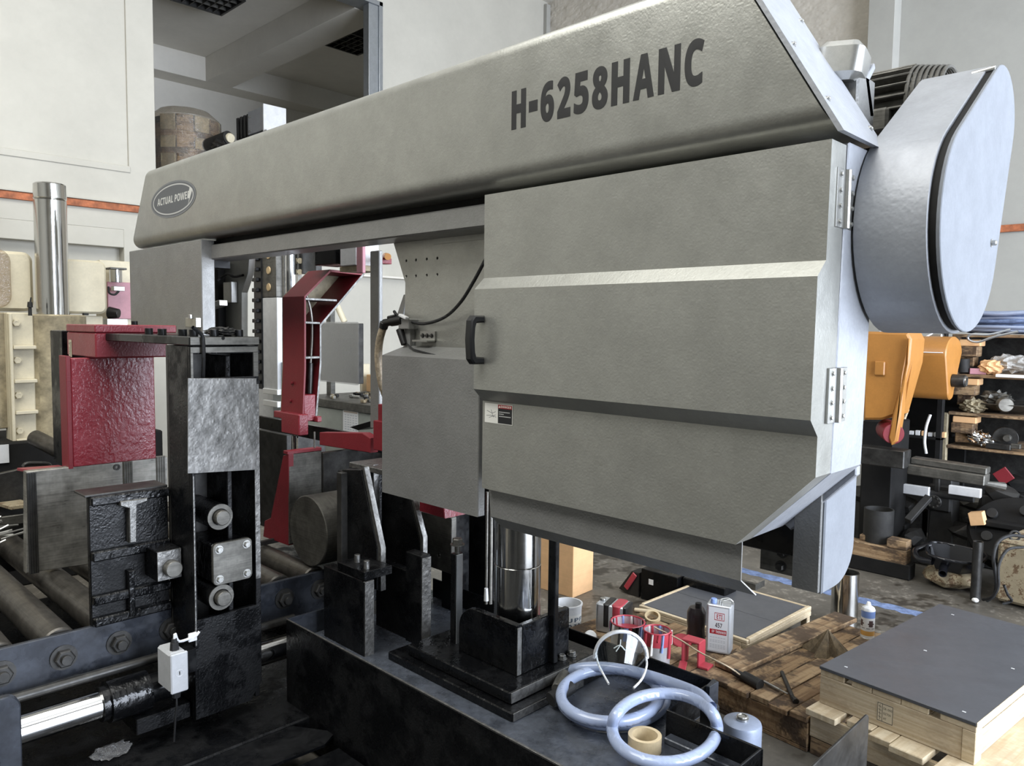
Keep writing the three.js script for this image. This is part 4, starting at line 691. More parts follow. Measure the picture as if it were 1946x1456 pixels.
{
  const t = frame(thing('wooden_crate', 'lower pale wooden crate with knocked-about slats under the sheet-topped crate', 'crate'), -1.235, -3.03, -0.11);
  const W = 0.68, L = 1.16;
  part(t, 'slat', K.pineZ, box(0.0, 0.125, 0.178, 0.2045, -0.14, 0.04, 0.003));
  part(t, 'slat', K.pineZ, box(0.15, 0.25, 0.178, 0.204, -L, 0.0, 0.003));
  part(t, 'slat', K.pineZ, box(0.252, 0.335, 0.178, 0.2035, -L, 0.035, 0.003));
  part(t, 'slat', K.pineZ, box(0.337, 0.46, 0.178, 0.204, -L, 0.055, 0.003));
  part(t, 'slat', K.pineZ, box(0.5, W + 0.1, 0.178, 0.204, -L, 0.07, 0.003));
  part(t, 'slat', K.pineZ, box(W + 0.102, W + 0.3, 0.178, 0.203, -L, 0.04, 0.003));
  part(t, 'side_board', K.pine2, box(0.0, W + 0.3, 0.075, 0.1775, -0.02, 0.0, 0.002));
  part(t, 'side_board', K.pine2, box(0.0, 0.02, 0.075, 0.1775, -L, -0.0205, 0.002));
  for (const [x, z] of [[0, -0.1], [0.3, -0.1], [0.6, -0.1], [0, -L], [0.6, -L]]) part(t, 'foot_block', K.oldwood, box(x + 0.002, x + 0.1, 0, 0.0745, z, z + 0.098, 0.003));
  placed(t);
}
{ // dirty pallet between the two sheet-topped ones
  const t = frame(thing('old_pallet', 'grimy brown wooden pallet with hand tools lying on its boards', 'pallet'), -1.72, -3.07, -0.1);
  const L = 1.12;
  const bs = [[0.0, 0.1], [0.102, 0.205], [0.21, 0.3], [0.305, 0.395], [0.4, 0.48]];
  bs.forEach(([a, b], i) => part(t, 'deck_board', i % 2 ? K.oldwood2Z : K.oldwoodZ, box(a, b, 0.125, 0.148 + 0.002 * (i % 3), -L + 0.02 * (i % 2), [0.0, 0.012, -0.004, 0.014, 0.004][i], 0.003)));
  part(t, 'loose_plank', K.oldwoodZ, turn(box(-0.03, 0.1, 0.153, 0.178, -1.17, -0.1, 0.004), 'Y', -0.03, [0, 0, -0.6]));
  part(t, 'side_board', K.oldwood2, box(-0.16, 0.48, 0.018, 0.1245, -0.03, -0.004, 0.003));
  part(t, 'side_board', K.oldwood2, box(-0.0, 0.48, 0.018, 0.1245, -L, -L + 0.03, 0.003));
  part(t, 'stringer', K.oldwood2, box(0.0, 0.03, 0.018, 0.1245, -L + 0.031, -0.031, 0.003));
  part(t, 'stringer', K.oldwood2, box(0.45, 0.48, 0.018, 0.1245, -L + 0.031, -0.031, 0.003));
  part(t, 'foot_board', K.oldwood2, box(-0.16, 0.48, 0, 0.0175, -0.09, -0.004, 0.003));
  part(t, 'foot_board', K.oldwood2, box(0, 0.48, 0, 0.0175, -L, -L + 0.09, 0.003));
  placed(t);
}
{
  const t = frame(thing('timber_platform', 'grimy low timber platform crowded with paint tins behind the drip tray', 'pallet'), -2.56, -2.72, -0.07);
  const L = 0.82;
  for (let i = 0; i < 8; i++) part(t, 'deck_board', i % 3 ? K.oldwoodZ : K.oldwood2Z, box(i * 0.104, i * 0.104 + 0.1, 0.12, 0.146 + 0.002 * (i % 2), -L + 0.02 * (i % 3), 0.0, 0.003));
  for (const z of [-0.1, -0.45, -0.8]) part(t, 'stringer', K.oldwood2, box(0, 0.83, 0, 0.1195, z, z + 0.08, 0.003));
  placed(t);
}
{ // middle pallet with film-faced sheets
  const t = frame(thing('sheet_pallet', 'low white-edged pallet topped with two dark film-faced sheets behind the tin', 'pallet'), -2.47, -3.60, -0.035);
  const W = 0.68, L = 0.7;
  part(t, 'film_sheet', K.film, box(0.02, W - 0.02, 0.137, 0.152, -0.33, -0.012, 0.002));
  part(t, 'film_sheet', K.film, box(0.02, W - 0.02, 0.137, 0.152, -L + 0.02, -0.335, 0.002));
  part(t, 'edge_batten', K.pine, box(0, W, 0.13, 0.15, -0.0115, 0.01, 0.003));
  part(t, 'edge_batten', K.pine, box(W - 0.0195, W + 0.004, 0.13, 0.156, -L, -0.012, 0.003));
  part(t, 'edge_batten', K.pine, box(0, 0.0195, 0.13, 0.156, -L, -0.012, 0.003));
  part(t, 'edge_batten', K.pine, box(0.02, W - 0.02, 0.13, 0.154, -L, -L + 0.0195, 0.003));
  part(t, 'side_rail', K.pine, box(W - 0.03, W + 0.004, 0.1, 0.1295, -L, 0.01, 0.003));
  part(t, 'side_rail', K.pine, box(0, W - 0.031, 0.1, 0.1295, -0.03, 0.01, 0.003));
  for (const [x, z] of [[W - 0.04, -0.03], [W - 0.04, -L / 2], [W - 0.04, -L], [0, -0.03], [0, -L], [0.3, -0.03]]) part(t, 'foot_block', K.pine, box(x, x + 0.038, 0, 0.0995, z, z + 0.036, 0.003));
  placed(t);
}
// painted line on the floor
struct('trim_11', K.bluePaint, prism('y', (() => { const o = [], q = []; for (let i = 0; i <= 60; i++) { const x = -3.4 + 3.0 * i / 60; o.push([x, -5.0 + rr(-0.016, 0.016)]); q.unshift([x, -5.1 + rr(-0.016, 0.016)]); } return [...o, ...q]; })(), 0.0, 0.0015, 0));
// ---- solvent tin
{
  const t = thing('solvent_tin', 'white rectangular solvent tin with blue cap and red 457 label', 'tin');
  const print = canvas(512, 768, (c) => {
    c.fillStyle = '#d5d8da'; c.fillRect(0, 0, 512, 768);
    c.strokeStyle = '#a2222c'; c.lineWidth = 12; c.strokeRect(160, 96, 250, 120); c.fillStyle = '#a2222c'; c.font = 'bold 110px sans-serif'; c.textAlign = 'center'; c.fillText('ETI', 285, 196);
    c.fillStyle = '#3b3437'; c.font = 'bold 112px sans-serif'; c.fillText('457', 270, 348);
    c.fillStyle = '#a2222c'; c.fillRect(40, 384, 440, 84); c.fillStyle = '#d5d8da'; c.font = 'bold 62px sans-serif'; c.fillText('EP', 130, 448); c.fillText('THINNER', 330, 448);
    c.fillStyle = '#a9aeb2'; for (let y = 520; y < 720; y += 26) for (let x = 50; x < 430; x += 70) if ((x * y) % 7 > 1) c.fillRect(x, y, 52, 9);
  });
  const w = 0.118, d = 0.095, h = 0.238, b = part(t, 'can_body', K.tin, prism('y', rrect(-w / 2, w / 2, -d / 2, d / 2, 0.012), 0, h, 0.004));
  { const g = new THREE.PlaneGeometry(w - 0.024, h - 0.02); g.translate(0, h / 2, d / 2 + 0.0006); const m = new THREE.Mesh(g, new THREE.MeshStandardMaterial({ map: print, roughness: 0.4 })); m.name = 'printed_front'; m.receiveShadow = true; b.add(m); }
  part(t, 'cap', std(0x7f95c8, 0.5, 0), cyl([-0.03, h, 0.015], [-0.03, h + 0.022, 0.015], 0.016, 0.015, 20, 0.002));
  part(t, 'carry_handle', K.zinc, tube([[0.0, h, 0.02], [0.002, h + 0.02, 0.014], [0.03, h + 0.026, -0.005], [0.05, h + 0.018, -0.012], [0.052, h, -0.012]], 0.003, 24, 6), tube([[0.012, h, 0.03], [0.014, h + 0.018, 0.026], [0.04, h + 0.024, 0.008], [0.058, h + 0.016, 0.0], [0.06, h - 0.001, 0.0]], 0.003, 24, 6));
  t.position.set(-1.835, 0.149, -3.365); t.rotation.y = 0.32;
}
{
  const t = thing('dark_bottle', 'dark plastic jug standing behind the white solvent tin', 'bottle');
  part(t, 'jug', std(0x2a2426, 0.3, 0), lat([[0, 0], [0.045, 0], [0.048, 0.02], [0.042, 0.07], [0.047, 0.1], [0.047, 0.15], [0.035, 0.175], [0, 0.176]], 28));
  part(t, 'neck', K.rubber, cyl([0.01, 0.174, 0], [0.01, 0.2, 0], 0.016, 0.016, 16));
  t.position.set(-1.974, 0.149, -3.378);
}
{
  const t = thing('spray_can', 'blue and white spray can with white nozzle at far end of grimy pallet', 'spray can');
  const band = canvas(256, 256, (c) => { c.fillStyle = '#cfd0cf'; c.fillRect(0, 0, 256, 256); c.fillStyle = '#6c83b4'; c.fillRect(0, 0, 256, 62); c.fillStyle = '#c99a55'; c.fillRect(0, 186, 256, 44); c.fillStyle = '#4a3a3a'; for (let i = 0; i < 4; i++) { c.fillRect(20 + i * 64, 84, 26, 60); c.fillRect(14 + i * 64, 110, 40, 12); } c.fillStyle = '#7a7d80'; for (let i = 0; i < 8; i++) c.fillRect(6 + i * 32, 156, 22, 8); });
  { const g = new THREE.CylinderGeometry(0.0335, 0.0335, 0.14, 28, 1, true); g.translate(0, 0.075, 0); const m = new THREE.Mesh(g, new THREE.MeshStandardMaterial({ map: band, roughness: 0.35, metalness: 0.2 })); m.name = 'printed_body'; m.castShadow = m.receiveShadow = true; t.add(m); }
  part(t, 'base_rim', K.zinc, cyl([0, 0, 0], [0, 0.0065, 0], 0.034, 0.034, 28, 0.002));
  part(t, 'shoulder', K.white, lat([[0.0335, 0.145], [0.034, 0.148], [0.029, 0.16], [0.016, 0.168], [0.013, 0.17], [0, 0.17]], 24));
  part(t, 'nozzle', K.paper, cyl([0, 0.168, 0], [0, 0.188, 0], 0.013, 0.008, 16));
  t.position.set(-1.376, 0.151, -4.054);
}
{
  const p = [-1.669, 0, -4.518];
  single('standing_pipe', 'short open steel pipe standing upright beside the blue floor line', 'pipe', null, K.polished, pipe([p[0], 0, p[2]], [p[0], 0.325, p[2]], 0.074, 0.066, 40));
}
// ---- paint tins
function paintTin(name, label, u, v, r, h, body, splash, opt = {}) {
  const t = thing(name, label, 'paint tin');
  part(t, 'can_wall', body, pipe([0, 0, 0], [0, h, 0], r, r - 0.002, 32));
  part(t, 'can_bottom', body, cyl([0, 0.001, 0], [0, 0.004, 0], r - 0.0025, r - 0.0025, 32, 0.0005));
  part(t, 'rim', opt.rim ?? splash, fin(mv(turn(new THREE.TorusGeometry(r, 0.004, 6, 32), 'X', Math.PI / 2), 0, h, 0)));
  if (opt.coat) part(t, 'paint_coat', splash, pipe([0, h * 0.62, 0], [0, h - 0.002, 0], r + 0.0035, r + 0.0005, 32));
  if (opt.fill) part(t, 'paint', splash, cyl([0, h * 0.6, 0], [0, h * 0.7, 0], r - 0.003, r - 0.003, 28, 0.001));
  if (splash) for (let i = 0; i < (opt.drips ?? 11); i++) { const a = i / (opt.drips ?? 11) * 6.283 + rr(-0.2, 0.2), l = h * rr(0.2, 0.75), s = []; for (let k = 0; k <= 4; k++) s.push([(r + 0.0025) * Math.cos(a + 0.02 * k), h - l * k / 4, (r + 0.0025) * Math.sin(a + 0.02 * k)]); part(t, 'paint_drip', opt.dripMats ? opt.dripMats[i % opt.dripMats.length] : splash, tube(s, rr(0.005, 0.011), 8, 6)); }
  const p = [u, v]; t.position.set(p[0], 0.149, p[1]); if (opt.rot) t.rotation.z = opt.rot; if (opt.y) t.position.y = opt.y; return t;
}
const bluepaint = std(0x7f93c2, 0.4, 0), redpaint = std(0xa83b46, 0.35, 0), blackpaint = std(0x1c1c1d, 0.35, 0), whitepaint = std(0xd5d2cc, 0.4, 0);
const p1 = [-1.961, 0.149, -3.004], p2 = [-2.163, 0.149, -3.053], p3 = [-2.316, 0.149, -3.119], p4 = [-2.74, 0, -3.29];
paintTin('paint_tin', 'open round tin with thick red paint running down its blue side', p1[0], p1[2], 0.062, 0.165, K.tin, redpaint, { drips: 13, fill: true, coat: true, dripMats: [redpaint, bluepaint, redpaint, whitepaint] });
paintTin('paint_tin', 'round tin streaked with blue, black and white paint behind the face shield', p2[0], p2[2], 0.082, 0.135, K.tin, redpaint, { drips: 26, dripMats: [bluepaint, blackpaint, whitepaint, blackpaint, redpaint], fill: true });
{
  const t = thing('paint_tin', 'square metal paint tin drenched in red and black paint, rearmost of the tins', 'paint tin');
  part(t, 'can_body', K.tin, prism('y', rrect(-0.085, 0.085, -0.06, 0.06, 0.02), 0, 0.15, 0.006));
  part(t, 'red_spill', redpaint, prism('y', rrect(0.0, 0.06, -0.063, 0.063, 0.02), 0.02, 0.154, 0.006));
  part(t, 'black_spill', blackpaint, prism('y', rrect(-0.045, -0.004, -0.0625, 0.0625, 0.015), 0.03, 0.1535, 0.005));
  part(t, 'black_spill', blackpaint, prism('y', rrect(0.062, 0.0865, -0.05, 0.0615, 0.01), 0.03, 0.1525, 0.004));
  part(t, 'cap', K.zinc, cyl([-0.064, 0.151, 0.0], [-0.064, 0.162, 0], 0.016, 0.015, 18));
  t.position.set(p3[0] - 0.03, 0.149, p3[2] - 0.07); t.rotation.y = 0.3;
}
{
  const t = thing('white_tub', 'white plastic tub with red printed label standing on the floor behind the tie post', 'tub');
  const lab = canvas(256, 128, (c) => { c.fillStyle = '#d9d8d4'; c.fillRect(0, 0, 256, 128); c.fillStyle = '#a8333c'; c.fillRect(0, 88, 256, 12); c.fillRect(0, 112, 256, 6); c.fillStyle = '#55606c'; c.font = 'bold 34px sans-serif'; for (const x of [4, 132]) { c.fillText('SUPPLY', x, 40); c.fillText('PAINT', x, 76); } });
  { const g = new THREE.CylinderGeometry(0.0765, 0.0745, 0.12, 32, 1, true); g.translate(0, 0.1, 0); const m = new THREE.Mesh(g, new THREE.MeshStandardMaterial({ map: lab, roughness: 0.5 })); m.name = 'label_band'; m.castShadow = m.receiveShadow = true; t.add(m); }
  part(t, 'tub', K.white, lat([[0, 0], [0.07, 0], [0.0775, 0.2], [0.082, 0.202], [0.082, 0.21], [0.074, 0.21], [0.07, 0.02], [0, 0.02]], 32));
  t.position.set(-2.672, 0, -3.2);
}
single('white_stopper', 'small white plastic bottle top lying on the timber platform near the drip tray', 'bottle top', null, K.paper, cyl([-2.37, 0.15, -3.021], [-2.337, 0.18, -2.979], 0.035, 0.03, 24, 0.006));
single('tape_roll', 'cream tape roll lying among the paint tins on the platform', 'tape', null, K.tape, pipe([-2.297, 0.149, -3.471], [-2.292, 0.17, -3.463], 0.042, 0.032, 32));
single('wood_offcut', 'short pale wood offcut beside the paint tins', 'wood scrap', null, K.pine, turn(bx(-2.391, 0.157, -3.516, 0.11, 0.014, 0.03), 'Y', 0.5, [-2.398, 0.16, -3.527]));
single('painted_disc', 'round red-painted tin lid lying beside the red bracket', 'tin lid', null, redpaint, cyl([-2.009, 0.149, -3.305], [-2.006, 0.168, -3.299], 0.05, 0.05, 32, 0.004));
{
  const t = thing('red_bracket', 'red painted bent steel bracket standing on the timber platform', 'bracket');
  const p = [-1.838, 0.149, -3.132];
  part(t, 'upright', redpaint, box(-0.05, -0.04, 0, 0.11, -0.03, 0.03, 0.002)); part(t, 'upright', redpaint, box(0.03, 0.04, 0.0, 0.115, -0.04, 0.03, 0.002));
  part(t, 'top', redpaint, box(-0.05, 0.04, 0.11, 0.12, -0.035, 0.03, 0.002)); part(t, 'foot', redpaint, box(0.03, 0.085, 0, 0.012, -0.035, 0.03, 0.002));
  part(t, 'foot', redpaint, turn(box(-0.055, -0.02, 0.0, 0.012, 0.025, 0.14, 0.002), 'Y', 0.35, [-0.04, 0, 0.03]));
  t.position.set(p[0], 0.149, p[2]); t.rotation.y = 0.1;
}
single('stir_rod', 'long thin wire rod leaning from the red tin across the pallets', 'rod', null, K.pine2, tube([[-1.977, 0.323, -3.003], [-1.854, 0.296, -3.022], [-1.731, 0.278, -3.001], [-1.577, 0.266, -2.981], [-1.602, 0.168, -3.143]], 0.0035, 30, 6));
single('steel_bar_tool', 'dark steel bar end lying on the near end of the grimy pallet', 'tool', null, K.dark, cyl([-1.638, 0.172, -3.147], [-1.497, 0.168, -3.111], 0.016, 0.02, 18), cyl([-1.59, 0.17, -3.149], [-1.495, 0.17, -3.121], 0.021, 0.021, 18));
single('steel_punch', 'bright thin steel punch lying across grimy pallet boards', 'tool', null, K.zinc, cyl([-1.505, 0.162, -3.172], [-1.423, 0.162, -3.149], 0.007, 0.006, 12), cyl([-1.423, 0.162, -3.149], [-1.38, 0.162, -3.138], 0.004, 0.004, 10));
single('steel_chisel', 'grey chisel with flared tip on the grimy pallet', 'tool', null, K.steelDark, cyl([-1.492, 0.162, -3.321], [-1.355, 0.16, -3.129], 0.009, 0.009, 12), cyl([-1.355, 0.16, -3.129], [-1.328, 0.157, -3.105], 0.009, 0.014, 8));
{ // crumpled rag cone
  const p = [-1.447, 0.15, -3.721];
  single('oily_rag', 'stiff brown oily rag peaked like a tent on the grimy pallet', 'rag', null, std(0x75664f, 0.9, 0, { tex: T.worn, size: 0.1 }), (() => { const g = new THREE.ConeGeometry(0.085, 0.115, 40, 8); const q = g.attributes.position; for (let i = 0; i < q.count; i++) { const a = Math.atan2(q.getZ(i), q.getX(i)), k = 1 + 0.28 * Math.sin(a * 5) + 0.12 * Math.sin(a * 11 + 1); const f = (0.0575 - q.getY(i)) / 0.115; q.setXYZ(i, p[0] + q.getX(i) * k * 1.1, 0.151 + 0.0575 + q.getY(i), p[2] + q.getZ(i) * k - 0.0 * f); } g.deleteAttribute('normal'); return fin(g, 0.4); })());
}
{
  const t = thing('blue_grey_can', 'round blue-grey metal can with small top handle in front of the drip tray corner', 'can');
  part(t, 'can_body', std(0x9aa4b8, 0.45, 0.2, { tex: T.blotch, size: 0.2 }), lat([[0, 0], [0.071, 0], [0.074, 0.008], [0.074, 0.19], [0.071, 0.2], [0.066, 0.204], [0.03, 0.208], [0, 0.208]], 40));
  part(t, 'top_boss', K.zinc, lat([[0.024, 0.207], [0.024, 0.216], [0.012, 0.218], [0.012, 0.222], [0, 0.222]], 24), fin(mv(turn(new THREE.TorusGeometry(0.018, 0.004, 8, 24), 'X', Math.PI / 2), 0, 0.222, 0)));
  t.position.set(-1.369, 0, -2.711);
}
// ---- in the drip tray
{
  const R = 0.019, y = 0.41 + R + 0.002;
  const ell = (cu, cv) => 0;
  const pts = [];
  const a = [[-1.734, 0.434, -2.075], [-1.749, 0.434, -2.162], [-1.734, 0.434, -2.247], [-1.688, 0.434, -2.314], [-1.622, 0.434, -2.349], [-1.547, 0.434, -2.348], [-1.477, 0.434, -2.312], [-1.424, 0.434, -2.249], [-1.393, 0.434, -2.172], [-1.388, 0.434, -2.091], [-1.407, 0.434, -2.019], [-1.447, 0.434, -1.963], [-1.503, 0.434, -1.93], [-1.568, 0.434, -1.924], [-1.635, 0.434, -1.948], [-1.693, 0.434, -2]], b = [[-1.679, 0.478, -2.007], [-1.692, 0.478, -2.085], [-1.677, 0.478, -2.162], [-1.637, 0.478, -2.222], [-1.577, 0.478, -2.255], [-1.509, 0.478, -2.255], [-1.446, 0.478, -2.223], [-1.397, 0.478, -2.167], [-1.369, 0.478, -2.097], [-1.364, 0.478, -2.024], [-1.381, 0.478, -1.958], [-1.418, 0.478, -1.907], [-1.469, 0.478, -1.876], [-1.529, 0.478, -1.871], [-1.589, 0.478, -1.892], [-1.642, 0.478, -1.939]], c = [[-1.34, 0.53, -2.107], [-1.284, 0.53, -2.139], [-1.218, 0.53, -2.134], [-1.156, 0.53, -2.096], [-1.153, 0.48, -2.118], [-1.122, 0.48, -2.039], [-1.113, 0.48, -1.959], [-1.127, 0.48, -1.888], [-1.161, 0.48, -1.835], [-1.209, 0.48, -1.805], [-1.267, 0.48, -1.802], [-1.328, 0.48, -1.828], [-1.383, 0.48, -1.882], [-1.367, 0.53, -1.879], [-1.385, 0.53, -1.963], [-1.376, 0.53, -2.044]], d = [[-1.797, 0.44, -2.125], [-1.726, 0.48, -2.136], [-1.637, 0.5, -2.177], [-1.52, 0.51, -2.206], [-1.389, 0.52, -2.206], [-1.265, 0.53, -2.184], [-1.178, 0.535, -2.124]];
  const t = thing('hose_coil', 'coil of clear blue braided hose lying in the black drip tray', 'hose');
  part(t, 'hose_loop', K.hose, fin(new THREE.TubeGeometry(curve(a, true), 160, R, 12, true), 1.2));
  part(t, 'hose_loop', K.hose, fin(new THREE.TubeGeometry(curve(b, true), 160, R, 12, true), 1.2));
  part(t, 'hose_loop', K.hose, fin(new THREE.TubeGeometry(curve(c, true), 160, R, 12, true), 1.2));
  part(t, 'hose_lead', K.hose, fin(new THREE.TubeGeometry(curve(d), 90, R, 12, false), 1.2));
  part(t, 'hose_fitting', K.rubber, cyl([-1.662, 0.47, -2.024], [-1.679, 0.45, -1.927], 0.021, 0.025, 20));
  part(t, 'hose_fitting', K.steelDull, cyl([-1.755, 0.46, -2.088], [-1.715, 0.45, -2.001], 0.024, 0.02, 16));
}
single('tape_roll', 'cream masking tape roll lying inside the hose loop in the drip tray', 'tape', null, K.tape, pipe([-1.312, 0.411, -1.957], [-1.312, 0.459, -1.957], 0.052, 0.04, 44));
{
  const t = thing('face_shield', 'clear curved face shield with white headband propped in the drip tray', 'face shield');
  const L = (f, n) => Array.from({ length: n }, (_, i) => f(i / (n - 1)));
  const arc = [[-1.63, 0.56, -2.104], [-1.615, 0.598, -2.092], [-1.596, 0.632, -2.087], [-1.573, 0.658, -2.09], [-1.55, 0.675, -2.1], [-1.528, 0.681, -2.117], [-1.51, 0.676, -2.14], [-1.497, 0.66, -2.165], [-1.49, 0.633, -2.191], [-1.49, 0.6, -2.215], [-1.497, 0.562, -2.235]], low = [[-1.587, 0.519, -2.086], [-1.574, 0.539, -2.075], [-1.558, 0.558, -2.069], [-1.54, 0.573, -2.07], [-1.521, 0.582, -2.076], [-1.505, 0.586, -2.089], [-1.491, 0.583, -2.106], [-1.482, 0.574, -2.126], [-1.478, 0.559, -2.147], [-1.48, 0.541, -2.167], [-1.487, 0.52, -2.184]];
  part(t, 'visor', K.clear, slab([low, low.map((p, i) => p.map((v, k) => (v + arc[i][k]) / 2)), arc], 0.0015));
  part(t, 'headband', K.white, tube(arc, 0.0065, 60, 8));
  part(t, 'side_strap', K.white, tube([[-1.626, 0.569, -2.109], [-1.607, 0.547, -2.097], [-1.57, 0.531, -2.076], [-1.518, 0.523, -2.041]], 0.0035, 24, 6));
  part(t, 'side_strap', K.white, tube([[-1.501, 0.57, -2.231], [-1.474, 0.552, -2.199], [-1.439, 0.542, -2.121], [-1.435, 0.528, -2.067]], 0.004, 24, 6));
  part(t, 'logo_lines', K.paper, tube([[-1.548, 0.619, -2.106], [-1.528, 0.633, -2.113], [-1.52, 0.612, -2.133]], 0.002, 16, 5), tube([[-1.527, 0.653, -2.116], [-1.528, 0.633, -2.113], [-1.542, 0.608, -2.111]], 0.002, 12, 5));
}
single('tray_block', 'small dark grey rubber block propped on the rim by the drip tray step', 'block', null, K.rubber, bx(-1.226, 0.46, -2.199, 0.05, 0.09, 0.05, 0.008));
// ---- floor beyond the column
{
  const p = [-3.199, 0, -3.716];
  const t = thing('carton', 'plain brown cardboard carton on the floor behind the chrome lift column', 'box');
  part(t, 'carton_side', K.card, box(-0.16, 0.13, 0, 0.36, -0.22, 0.0, 0.003));
  part(t, 'carton_flap', K.card, box(-0.158, 0.128, 0.3605, 0.364, -0.11, -0.002, 0.001)); part(t, 'carton_flap', K.card, box(-0.158, 0.128, 0.3605, 0.364, -0.218, -0.112, 0.001));
  t.position.set(p[0], 0, p[2]); t.rotation.y = 0.05;
}
{
  const t = thing('floor_jack', 'black and red low wheeled jack with small white sticker beyond the skirt', 'jack');
  const o = [-2.814, 0, -4.092];
  part(t, 'sloped_arm', K.dark, prism('z', [[-0.13, 0.02], [-0.03, 0.16], [0.03, 0.16], [0.03, 0.0], [-0.06, 0.0]], -0.05, 0.05, 0.003));
  part(t, 'red_strip', redpaint, aim(mv(bx(0, 0, 0, 0.035, 0.13, 0.01), 0, 0.07, 0), [-0.07, 0.035, 0.058], [0.0, 0.145, 0.058]));
  part(t, 'jack_body', K.blackSmooth, box(0.05, 0.32, 0.0, 0.2, -0.08, 0.06, 0.004));
  part(t, 'sticker', K.paper, box(0.11, 0.145, 0.11, 0.145, 0.0601, 0.061, 0.0003));
  part(t, 'rear_body', K.blackSmooth, box(0.33, 0.62, 0.02, 0.2, -0.12, 0.02, 0.006));
  part(t, 'bare_plate', K.zinc, box(0.331, 0.38, 0.05, 0.12, 0.021, 0.024, 0.001));
  t.position.set(o[0], 0, o[2]);
}
{
  const p = [-2.236, 0.15, -4.359];
  single('drain_tray', 'small dirty grey drip pan on the floor behind the skirt corner', 'pan', null, K.steelDull, prism('y', rect(p[0] - 0.06, p[0] + 0.12, p[2] - 0.06, p[2] + 0.06), 0.152, 0.158, 0.001), box(p[0] - 0.06, p[0] + 0.12, 0.158, 0.19, p[2] + 0.055, p[2] + 0.06, 0.001), box(p[0] + 0.115, p[0] + 0.12, 0.158, 0.19, p[2] - 0.06, p[2] + 0.055, 0.001));
}

// ---------------------------------------------------------------- seen through the saw throat: hold-down arm, guide tower, cross rails
{
  const xl = -4.054, xr = -3.817, th = 0.012;
  const t = thing('hold_down_arm', 'dark red bent channel arm with bare weld edges standing in the saw throat', 'machine arm');
  const fr = [[-3.817, 1.183, -2.233], [-3.817, 1.482, -2.249], [-3.817, 1.882, -2.252], [-3.817, 2.04, -2.42]].map((p) => [p[2], p[1]]), bk = [[-3.817, 1.176, -2.313], [-3.817, 1.51, -2.346], [-3.817, 1.726, -2.347], [-3.817, 2.033, -2.642]].map((p) => [p[2], p[1]]);
  const strip = (pl, s, x0, x1, w) => { const o = []; for (let i = 0; i < pl.length; i++) { const a = pl[Math.max(0, i - 1)], b = pl[Math.min(pl.length - 1, i + 1)], d = Math.hypot(b[0] - a[0], b[1] - a[1]); o.push([pl[i][0] + s * (b[1] - a[1]) / d * w, pl[i][1] - s * (b[0] - a[0]) / d * w]); } return prism('x', [...pl, ...o.reverse()], x0, x1, 0.001); };
  part(t, 'front_flange', K.redDark, strip(fr, -1, xl, xr, th));
  part(t, 'back_flange', K.redDark, strip(bk, -1, xl, xr, th));
  part(t, 'back_edge', K.bare, strip(bk, -1, xr + 0.0003, xr + 0.003, th));
  part(t, 'web', K.beigeDirty, prism('x', [...fr, ...bk.slice().reverse()], xl - 0.004, xl + 0.004, 0));
  const rib = (a, b) => part(t, 'rib', K.bare, strip([[a[2], a[1]], [b[2], b[1]]], 1, xl + 0.02, xr + 0.002, 0.012));
  rib([-3.817, 1.862, -2.258], [-3.817, 1.86, -2.461]); rib([-3.817, 1.731, -2.257], [-3.817, 1.729, -2.35]); rib([-3.817, 1.535, -2.256], [-3.817, 1.536, -2.346]);
  part(t, 'top_plate', K.redDark, strip([[fr[3][0], fr[3][1]], [bk[3][0], bk[3][1]]], -1, xl, xr, 0.014));
  for (const v of [730, 768]) part(t, 'flange_bolt', K.redDark, bolt(v < 750 ? [-3.931, 1.394, -2.238] : [-3.944, 1.291, -2.238], [0, 0, 1], 0.008, 0.008));
  part(t, 'hydraulic_tube', K.steel, tube([[-3.877, 1.894, -2.3], [-3.877, 1.806, -2.327], [-3.877, 1.687, -2.336], [-3.877, 1.508, -2.325]], 0.008, 24, 8));
  part(t, 'cylinder_rod', K.steelDark, cyl([-3.867, 1.508, -2.319], [-3.867, 1.335, -2.311], 0.015, 0.015, 16));
  part(t, 'lower_block', K.red, box(xl + 0.02, xr, 1.184, 1.333, -2.32, -2.247, 0.004));
  part(t, 'clamp', K.red, box(-3.99, -3.794, 1.109, 1.228, -2.26, -2.2, 0.005), box(-4.093, -3.943, 1.186, 1.225, -2.29, -2.21, 0.004));
  part(t, 'clamp_foot', K.red, box(-3.852, -3.785, 1.177, 1.21, -2.34, -2.31, 0.004));
  part(t, 'guide_rod', K.chrome, cyl([-3.928, 1.092, -2.25], [-3.929, 0.989, -2.25], 0.02, 0.02, 20));
  part(t, 'grease_nipple', K.chrome, cyl([-3.966, 1.246, -2.25], [-3.967, 1.21, -2.25], 0.012, 0.012, 16));
  based(t);
}
{
  const t = thing('arm_mount', 'pale steel slide block with pink-red end plate above the bent red arm', 'machine part');
  part(t, 'dark_housing', K.blackSmooth, box(-3.868, -3.659, 2.059, 2.2, -2.5, -2.35, 0.004));
  part(t, 'steel_block', K.white, box(-3.612, -3.463, 2.043, 2.2, -2.5, -2.35, 0.004));
  part(t, 'foot_plate', K.beigeDirty, box(-3.633, -3.444, 2.014, 2.042, -2.5, -2.36, 0.003));
  part(t, 'end_plate', K.pink, box(-3.443, -3.386, 1.998, 2.2, -2.36, -2.34, 0.003));
  part(t, 'orange_knob', K.orange, cyl([-3.348, 2.091, -2.46], [-3.289, 2.083, -2.43], 0.018, 0.018, 18));
  part(t, 'knob_arm', K.red, cyl([-3.481, 2.078, -2.45], [-3.348, 2.086, -2.46], 0.007, 0.007, 10));
  part(t, 'red_rail', K.red, box(-3.381, -3.32, 2.049, 2.079, -2.48, -2.4, 0.003));
  based(t);
}
